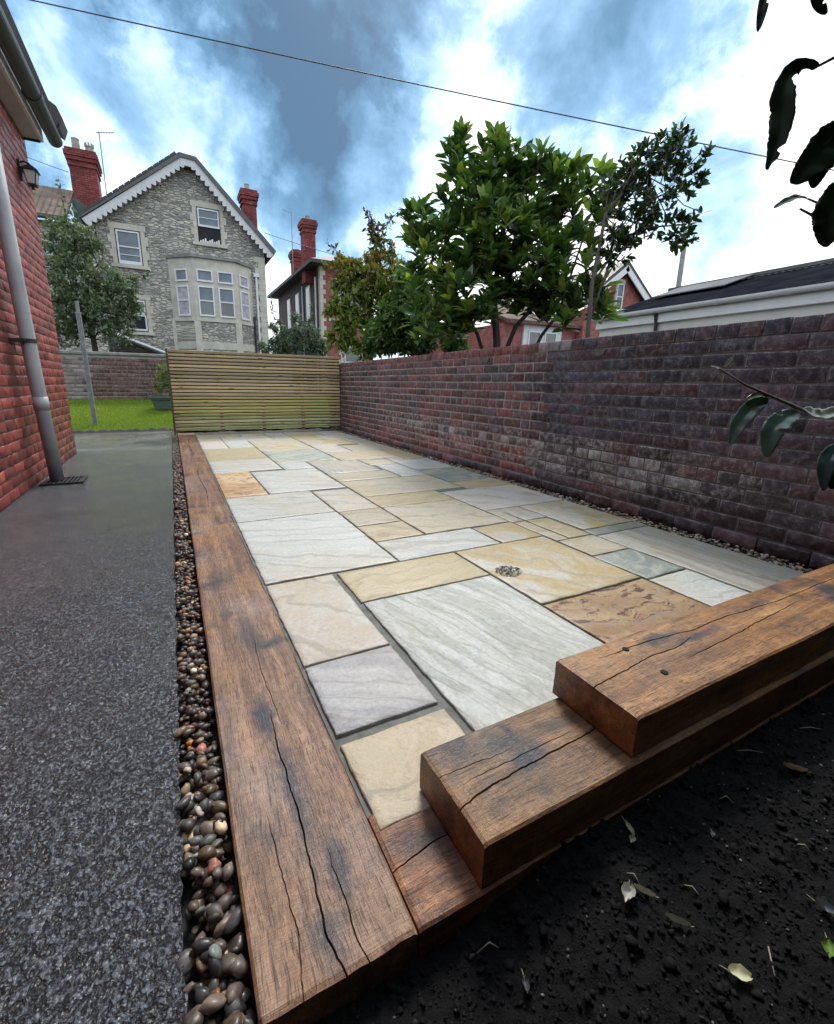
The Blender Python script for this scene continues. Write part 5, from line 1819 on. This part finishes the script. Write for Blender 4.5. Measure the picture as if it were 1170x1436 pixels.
surround(rg_, 22.05, 22.60, 5.0, 6.35, RY, .06, False, m_ash, 7)
window(rg_, (22.07, RY - .012, 0), (1, 0, 0), .51, 5.02, 6.33, 'narrow white sash window in the gable', .5)
b = MB(); b.box(15.0, 19.88, RY + .5, RY + 8, 0, 3.9); b.build('side_wing', m_redfar, rg_)
b = MB(); b.prism([(RY + .1, 3.9), (RY + .1, 4.05), (RY + 4, 5.5), (RY + 4, 5.3)], 'x', 14.8, 19.9); b.build('wing_roof', m_ptile, rg_)
b = MB(); b.box(16.2, 18.8, RY + .40, RY + .498, 2.0, 3.9); b.build('rendered_panel', m_white, rg_)
for k in range(2):
    window(rg_, (16.5 + k * 1.1, RY + .39, 0), (1, 0, 0), .8, 2.2, 3.6, None, .5)

# ================================================================== white garage with felt roof behind the wall
gr = empty('white_garage', 'long low white outbuilding with dark ribbed roof and white gutter behind the wall', 'garage')
GX = 8.0
m_render = plain('pale_render', (.60, .585, .56), .8, .1, 2, .2, 30)
b = MB(); b.box(GX, GX + 6, -6, 6.80, 0, 2.02); b.build('wall', m_render, gr)
b = MB(); b.box(GX - .06, GX - .002, -6, 6.86, 2.02, 2.16); b.build('fascia', m_wfr, gr)
b = MB()
prof = [(GX - .12 + .06 * math.cos(a), 2.245 + .07 * math.sin(a)) for a in np.linspace(math.pi, 2 * math.pi, 9)]
b.prism(prof + [(GX - .06, 2.25), (GX - .18, 2.25)][:0], 'y', -6, 6.9)
gg = b.build('gutter', m_wfr, gr)
for k in range(9):
    yk = 6.4 - k * .95
    b = MB(); b.prism([(GX - .12 + .068 * math.cos(a), 2.245 + .078 * math.sin(a)) for a in np.linspace(math.pi, 2 * math.pi, 9)], 'y', yk, yk + .05); b.build('gutter_bracket', m_wfr, gg)
b = MB(); b.box(GX - .04, GX - .001, -6, 6.86, 2.162, 2.24); b.build('upper_fascia', m_wfr, gr)
m_felt, nt = newmat('dark_corrugated_sheet')
finish(nt, nd(nt, 'ShaderNodeBsdfDiffuse', {'Color': ramp(nt, noise(nt, pos(nt), 3.0, 4.0).outputs[0], [(.3, (.010, .011, .015)), (.7, (.024, .025, .032))])}).outputs[0])
ys = np.arange(-6, 6.95, .055)
Vr, Fr = [], []
for k, yk in enumerate(ys):
    dz = .008 * (k % 2)
    Vr += [(GX - .07, yk, 2.245 + dz), (GX + 2.2, yk, 2.96 + dz)]
for k in range(len(ys) - 1):
    Fr.append((2 * k, 2 * k + 2, 2 * k + 3, 2 * k + 1))
me = np_mesh('roof', np.array(Vr), [np.array(Fr)], m_felt)
link('roof', me, gr)
b = MB(); b.box(GX + 2.12, GX + 2.45, -6, 6.9, 2.97, 3.03); b.build('ridge_cap', m_slate, gr)
b = MB(); b.prism([(GX + 1.2, 2.70), (GX + 2.1, 2.99), (GX + 2.1, 3.005), (GX + 1.2, 2.72)], 'y', 5.2, 6.6); b.build('rooflight', plain('translucent_sheet', (.10, .105, .115), .85, .2, 3, .1, 20), gr)
b = MB(); b.tube([(GX - .10, 5.55, 2.16), (GX - .05, 5.55, 2.02), (GX - .04, 5.55, 1.85)], .03, 8); b.build('outlet_pipe', m_iron, gr)

pole = empty('flue_pole', 'pale slim pole rising behind the dark garage roof', 'pole')
b = MB(); b.tube([(18.22, 12, 0), (18.22, 12, 4.2), (18.15, 12, 6.6)], [.10, .095, .085], 10); b.build('shaft', m_post, pole)
b = MB(); b.tube([(18.15, 12, 6.6), (18.15, 12, 6.68)], [.12, .11], 10); b.build('cap', m_post, pole)

# overhead wires
m_wire = plain('black_cable', (.02, .021, .025), .5, .2, 10, 0)


def wire(label, a, c, sag, r_=.012):
    a, c = Vector(a), Vector(c)
    pts = [a.lerp(c, t) - Vector((0, 0, sag * 4 * t * (1 - t))) for t in np.linspace(0, 1, 24)]
    B = MB(); B.tube(pts, r_, 5)
    return tag(B.build('overhead_wire', m_wire, None, True), label, 'wire')


wire('black overhead cable crossing the whole sky above the gables', (-3.49, 12.86, 7.82), (14.44, 4.6, 5.03), .06, .011)
wire('thin faint wire low between the stone house and the chimneyed house', (4.9, 25.0, 8.05), (16, 27.5, 7.9), .25, .014)
wire('thin wire running behind the brick house to the big chimney', (-8.0, 24.5, 10.3), (-3.1, 26.4, 9.6), .10, .012)

# ================================================================== leaf litter on the compost
m_dry, m_dry2 = leaf_mat('dry_leaf', 'obj', .6, .15, .3), plain('dry_stalk', (.34, .30, .22), .7, .3, 40, .2, 120)


def curled_leaf(name, x, y, L, W, ang, col, curl, lift, label, group=None, cat='leaf'):
    t = empty(name, label, cat, group=group)
    n, m_ = 9, 4
    vs, fs = [], []
    z0 = sz(x, y) + .004
    ca, sa = math.cos(ang), math.sin(ang)
    for i in range(n):
        u = i / (n - 1)
        w = W * (math.sin(math.pi * min(1, u * .94 + .04)) ** .7) * .5
        for j in range(m_ * 2 + 1):
            v = (j - m_) / m_
            jag = 1 + .25 * mnoise.noise((u * 7, v * 3, x * 50))
            a, b_ = (u - .5) * L, v * w * jag
            hz = lift + curl * W * (v * v) + .25 * L * curl * (u - .5) ** 2 + .0012 * math.sin(u * 16 + v * 3)
            vs.append((x + a * ca - b_ * sa, y + a * sa + b_ * ca, z0 + hz))
    c_ = m_ * 2 + 1
    for i in range(n - 1):
        for j in range(c_ - 1):
            fs.append((i * c_ + j, i * c_ + j + 1, (i + 1) * c_ + j + 1, (i + 1) * c_ + j))
    me = np_mesh('blade', np.array(vs), [np.array(fs)], m_dry, smooth=True)
    o = link('blade', me, t)
    o.color = (*col, 1)
    B = MB()
    e = L * .5
    B.tube([(x + e * ca * .8, y + e * sa * .8, z0 + lift + .001), (x + e * ca * 1.5, y + e * sa * 1.5 + .004, z0 + lift + .003)], [.0009, .0006], 5)
    B.build('stalk', m_dry2, t)
    return t


LEAVES = [(.745, .412, .030, .010, 1.2, (.50, .52, .36), .5, 'narrow pale curled leaf lying nearest the oak stack on the soil'),
          (.722, .390, .014, .012, .3, (.55, .52, .46), .6, 'tiny round pale leaf just below the narrow curled leaf'),
          (.628, .330, .032, .022, .4, (.48, .46, .42), .5, 'pale crumpled forked leaf in the middle of the soil'),
          (.655, .318, .034, .009, -1.0, (.30, .28, .28), .8, 'slim grey leaf touching the crumpled forked leaf'),
          (.672, .268, .036, .009, -.9, (.20, .19, .22), .9, 'dark grey rolled leaf below the crumpled forked leaf'),
          (.700, .186, .032, .022, 2.4, (.58, .57, .38), .3, 'cream yellow leaf at the bottom edge of the picture'),
          (.868, .140, .030, .018, .4, (.12, .22, .03), .3, 'bright green fresh leaf near the bottom right corner'),
          (.935, .166, .034, .020, 1.7, (.16, .17, .20), .5, 'large grey-blue dead leaf at the right of the soil'),
          (1.235, .338, .045, .012, -.9, (.33, .25, .20), .8, 'long brown rolled leaf on the soil below the top beam'),
          (.885, .330, .012, .008, .5, (.40, .40, .42), .6, 'very small grey leaf alone in mid soil'),
          (.40, .330, .020, .010, 1.1, (.12, .12, .14), .6, 'small dark leaf on the soil near the sleeper corner')]
for (x, y, L, W, a, c, cu, lb) in LEAVES:
    curled_leaf('fallen_leaf', x, y, L, W, a, c, cu, .002, lb, 'dead leaves on the soil')
STALKS = [((1.17, .430), (1.215, .395), 'long bent straw stalk under the top beam'), ((.985, .372), (1.00, .350), 'short curved straw in the upper soil'),
          ((.745, .300), (.752, .276), 'short straight straw in mid soil'), ((.782, .185), (.745, .160), 'long hooked straw near the bottom edge'),
          ((.655, .352), (.660, .330), 'straw standing above the crumpled forked leaf'), ((1.02, .245), (1.03, .225), 'tiny straw at the right of the soil'),
          ((.36, .40), (.395, .388), 'fine straw lying close to the sleeper end'), ((1.40, .395), (1.46, .372), 'pale straw at the right edge under the beam')]
for (a, c, lb) in STALKS:
    mx, my = (a[0] + c[0]) / 2 + .004, (a[1] + c[1]) / 2 + .003
    B = MB()
    B.tube([(a[0], a[1], sz(*a) + .005), (mx, my, sz(mx, my) + .010), (c[0], c[1], sz(*c) + .005)], [.0011, .0012, .0007], 5)
    tag(B.build('straw', m_dry2, None, True), lb, 'straw', 'straws on the soil')

# ================================================================== foreground shrub: branches reach in from the right; unseen crown added for shade
shrub = empty('foreground_shrub', 'dark leathery-leaved shrub whose chewed leaves and twigs reach in at right, plus an unseen crown added for shade', 'shrub')
mf_obj = leaf_mat('shrub_leaf', 'obj', .5, .16, .25)
mf_gloss = leaf_mat('wet_shrub_leaf', 'obj', .25, .15, .8)


def spine_leaf(spine, wl, wr, up, col, bites=0, seed=0, fold=.25, n=64, thick=.0006):
    """a leaf along a 3-D spine; wl / wr = half width each side as a fraction profile; edges chewed"""
    sp_ = [Vector(q) for q in spine]
    def ev(t):
        f_ = t * (len(sp_) - 1)
        i = min(int(f_), len(sp_) - 2)
        u = f_ - i
        p0, p1, p2, p3 = sp_[max(i - 1, 0)], sp_[i], sp_[i + 1], sp_[min(i + 2, len(sp_) - 1)]
        return .5 * ((2 * p1) + (-p0 + p2) * u + (2 * p0 - 5 * p1 + 4 * p2 - p3) * u * u + (-p0 + 3 * p1 - 3 * p2 + p3) * u ** 3)
    r_ = random.Random(seed)
    bt = [(r_.random(), r_.choice((-1, 1)), r_.uniform(.022, .05), r_.uniform(.30, .62)) for _ in range(bites)]
    up = Vector(up)
    vs, fs = [], []
    m_ = 4
    for i in range(n):
        t = i / (n - 1)
        c = ev(t)
        tan = (ev(min(1, t + .02)) - ev(max(0, t - .02))).normalized()
        side = tan.cross(up).normalized()
        nn_ = side.cross(tan)
        prof = (math.sin(math.pi * (t ** .85) * .97 + .03) ** .75) if t < .999 else .02
        for j in range(-m_, m_ + 1):
            v = j / m_
            w = (wl if v < 0 else wr) * prof
            if wl > .007:
              w *= 1 + .10 * mnoise.noise((t * 14, math.copysign(1, v) * 3, seed)) + .09 * mnoise.noise((t * 40, math.copysign(1, v) * 3, seed + 5)) + .05 * ((t * 24) % 1.0)
            for (bt_, bs_, bw_, bd_) in bt:
                if v * bs_ > 0:
                    w *= 1 - bd_ * math.exp(-((t - bt_) / bw_) ** 4)
            vs.append(c + side * (v * w) + nn_ * (abs(v) * w * fold + min(.0015, .08 * w) * math.sin(t * 22) * v))
    k = 2 * m_ + 1
    for i in range(n - 1):
        for j in range(k - 1):
            fs.append((i * k + j, i * k + j + 1, (i + 1) * k + j + 1, (i + 1) * k + j))
    me = np_mesh('leaf', np.array([tuple(q) for q in vs]), [np.array(fs)], mf_gloss if seed > 30 else mf_obj, smooth=True)
    o = link('leaf', me, shrub)
    md = o.modifiers.new('thickness', 'SOLIDIFY')
    md.thickness = thick
    o.color = (*col, 1)
    return o


camdir = Vector((-.80, -.45, -.35))
DK = (.020, .045, .012)
spine_leaf([(.691, .332, 1.217), (.668, .344, 1.214), (.655, .344, 1.191), (.650, .338, 1.163), (.643, .334, 1.140), (.636, .332, 1.120), (.627, .331, 1.102)], .0105, .0115, camdir, DK, 6, 4)
spine_leaf([(.700, .287, 1.150), (.672, .296, 1.128), (.648, .299, 1.105), (.622, .302, 1.078)], .024, .016, camdir, DK, 4, 8)
spine_leaf([(.690, .290, 1.135), (.668, .294, 1.112), (.654, .293, 1.094), (.645, .291, 1.074)], .010, .012, camdir, DK, 2, 12)
spine_leaf([(.700, .291, 1.092), (.688, .288, 1.062), (.681, .284, 1.040), (.677, .280, 1.018)], .014, .016, camdir, DK, 1, 15)
spine_leaf([(.731, .333, 1.092), (.720, .339, 1.0935), (.708, .345, 1.089), (.694, .350, 1.081)], .0060, .0060, (-.5, -.4, .8), (.05, .085, .03), 0, 19)
spine_leaf([(.716, .418, 1.36), (.708, .414, 1.335), (.702, .411, 1.312), (.697, .409, 1.293)], .0050, .0060, camdir, DK, 2, 22)
spine_leaf([(.762, .393, 1.352), (.765, .386, 1.336), (.769, .381, 1.324), (.776, .376, 1.316)], .0060, .0060, camdir, DK, 2, 25)
TEAL = (.16, .27, .24)
spine_leaf([(1.085, .487, .841), (1.055, .498, .828), (1.026, .504, .792), (1.008, .502, .752)], .017, .015, (-.75, -.65, .35), TEAL, 1, 31, .35)
spine_leaf([(1.085, .487, .842), (1.070, .492, .850), (1.055, .499, .848), (1.040, .505, .840)], .008, .008, (-.3, -.5, .9), (.04, .075, .02), 0, 33, .3)
spine_leaf([(1.138, .454, .818), (1.108, .465, .803), (1.082, .469, .774), (1.071, .462, .728)], .022, .020, (-.65, -.5, .6), TEAL, 2, 35, .25)
spine_leaf([(1.120, .440, .826), (1.142, .428, .815), (1.168, .416, .816), (1.205, .402, .836)], .016, .014, (-.5, -.4, .8), (.30, .36, .28), 0, 38, .3)
spine_leaf([(1.200, .383, .757), (1.168, .394, .742), (1.149, .395, .712), (1.143, .386, .668)], .016, .016, (-.6, -.5, .6), (.10, .17, .18), 1, 41, .35)
spine_leaf([(1.215, .380, .740), (1.185, .388, .725), (1.170, .388, .700), (1.168, .383, .670)], .018, .016, (-.5, -.6, .5), (.03, .07, .02), 1, 43, .35)
spine_leaf([(1.013, .544, .905), (1.020, .542, .913), (1.026, .540, .921), (1.031, .539, .928)], .0035, .0035, (-.6, -.6, .4), (.34, .36, .30), 0, 46)
spine_leaf([(1.005, .546, .902), (.998, .548, .903), (.992, .551, .905), (.984, .553, .906)], .0030, .0030, (-.4, -.4, .8), (.22, .30, .10), 0, 47)
m_twig = plain('pale_lichened_twig', (.16, .14, .12), .7, .5, 40, .4, 90)


def stem(pts, r0, r1, mat=None):
    B = MB(); n = len(pts)
    B.tube(pts, [r0 + (r1 - r0) * i / (n - 1) for i in range(n)], 8)
    B.build('twig', mat or m_twig, shrub, True)


stem([(1.30, .30, .78), (1.215, .414, .817), (1.145, .452, .823), (1.095, .483, .846), (1.046, .515, .870), (1.001, .547, .902)], .0050, .0022)
stem([(1.30, .05, .60), (1.30, .18, .70), (1.30, .30, .78)], .008, .005)
stem([(.691, .332, 1.217), (.73, .318, 1.239), (.80, .27, 1.26), (.90, .12, 1.22)], .0014, .003)
stem([(.700, .287, 1.150), (.74, .26, 1.15), (.84, .18, 1.15), (.92, .05, 1.12)], .002, .004)
stem([(.752, .320, 1.083), (.742, .327, 1.0875), (.731, .333, 1.092)], .0016, .001)
stem([(.700, .291, 1.092), (.752, .320, 1.083), (.79, .25, 1.08), (.92, .05, 1.10)], .0018, .004)
stem([(.758, .312, 1.062), (.742, .320, 1.066), (.731, .328, 1.074), (.722, .335, 1.080)], .0018, .0012)
stem([(.752, .318, 1.08), (.744, .323, 1.073), (.737, .329, 1.076)], .0012, .0007)
stem([(.716, .418, 1.36), (.73, .40, 1.42), (.85, .25, 1.48), (.95, 0, 1.40)], .0012, .004)
stem([(.762, .393, 1.352), (.78, .36, 1.40), (.86, .24, 1.45)], .0012, .003)
trunkp = [(1.70, -.85, -.12), (1.68, -.80, .3), (1.65, -.70, .7), (1.50, -.45, 1.2), (1.35, -.30, 1.6), (1.3, -.35, 2.3)]
B = MB(); B.tube(trunkp, [.034, .030, .026, .020, .016, .010], 8); B.build('trunk', m_bark_d, shrub, True)
stem([(1.65, -.70, .70), (1.50, -.20, .62), (1.30, .05, .60)], .012, .008, m_bark_d)
stem([(1.50, -.45, 1.2), (1.15, -.05, 1.15), (.90, .12, 1.22)], .005, .003, m_bark_d)
stem([(1.50, -.45, 1.2), (1.2, -.10, 1.10), (.92, .05, 1.12)], .005, .003, m_bark_d)
stem([(1.35, -.30, 1.6), (1.1, -.1, 1.50), (.95, 0, 1.40)], .005, .003, m_bark_d)
stem([(1.35, -.30, 1.6), (1.1, .1, 1.55), (.86, .24, 1.45)], .005, .003, m_bark_d)
for tip in ((.3, -.6, 2.4), (2.4, -.5, 2.3), (.7, -.2, 2.5), (2.0, -.2, 2.5), (1.0, -1.3, 1.4), (2.6, -1.3, 1.2), (-.5, -1.4, 1.2)):  # unseen limbs carrying the added crown
    stem([(1.35, -.30, 1.6) if tip[2] > 2 else (1.65, -.70, .7), ((1.4 + tip[0]) / 2, -.6, (1.6 + tip[2]) / 2 - .1), tip], .014, .004, m_bark_d)
r_ = np.random.default_rng(77)
SHADE_BLOBS = [([x, -1.55, z], .66) for x in (-.9, 0., .9, 1.8, 2.7, 3.4) for z in (.45, 1.25)]  # unseen leaf masses added behind the camera to shade soil and beam fronts
SHADE_BLOBS += [([x, -.95, 2.25], .58) for x in (-.5, .3, 1.1, 1.9, 2.7)] + [([x, -.28, 2.55], .42) for x in (.1, .75, 1.4, 2.05, 2.7)]  # canopy added overhead, out of view, to cut the sky light
P, od = in_blobs(SHADE_BLOBS, 20000, r_, .2)
SEG = [((1.50, -.45, 1.2), (.90, .12, 1.22)), ((1.50, -.45, 1.2), (.92, .05, 1.12)), ((1.35, -.30, 1.6), (.95, 0, 1.40)), ((1.35, -.30, 1.6), (1.1, .05, 1.53)), ((1.65, -.70, .70), (1.40, -.1, .61))]
for a_, c_ in SEG:
    tt = r_.random(34)[:, None]
    P = np.concatenate([P, np.array(a_) * (1 - tt) + np.array(c_) * tt + r_.normal(0, .02, (34, 3))])
D = r_.normal(size=P.shape); D[:, 2] -= .3
N = r_.normal(size=P.shape) * .6 + np.array([0, 0, 1.])
L = r_.uniform(.15, .22, len(P))
L[20000:] *= .48
V, T, Q = leaf_arrays(P, D, N, L, L * .58, .25, .3)
C = np.tile((.010, .020, .007, 1), (len(V), 1))
tag(link('crown', np_mesh('crown', V, [T, Q], leaf_mat('shade_crown_leaf', 'attr', .6, .04, .2), C, smooth=True), shrub), kind='stuff')
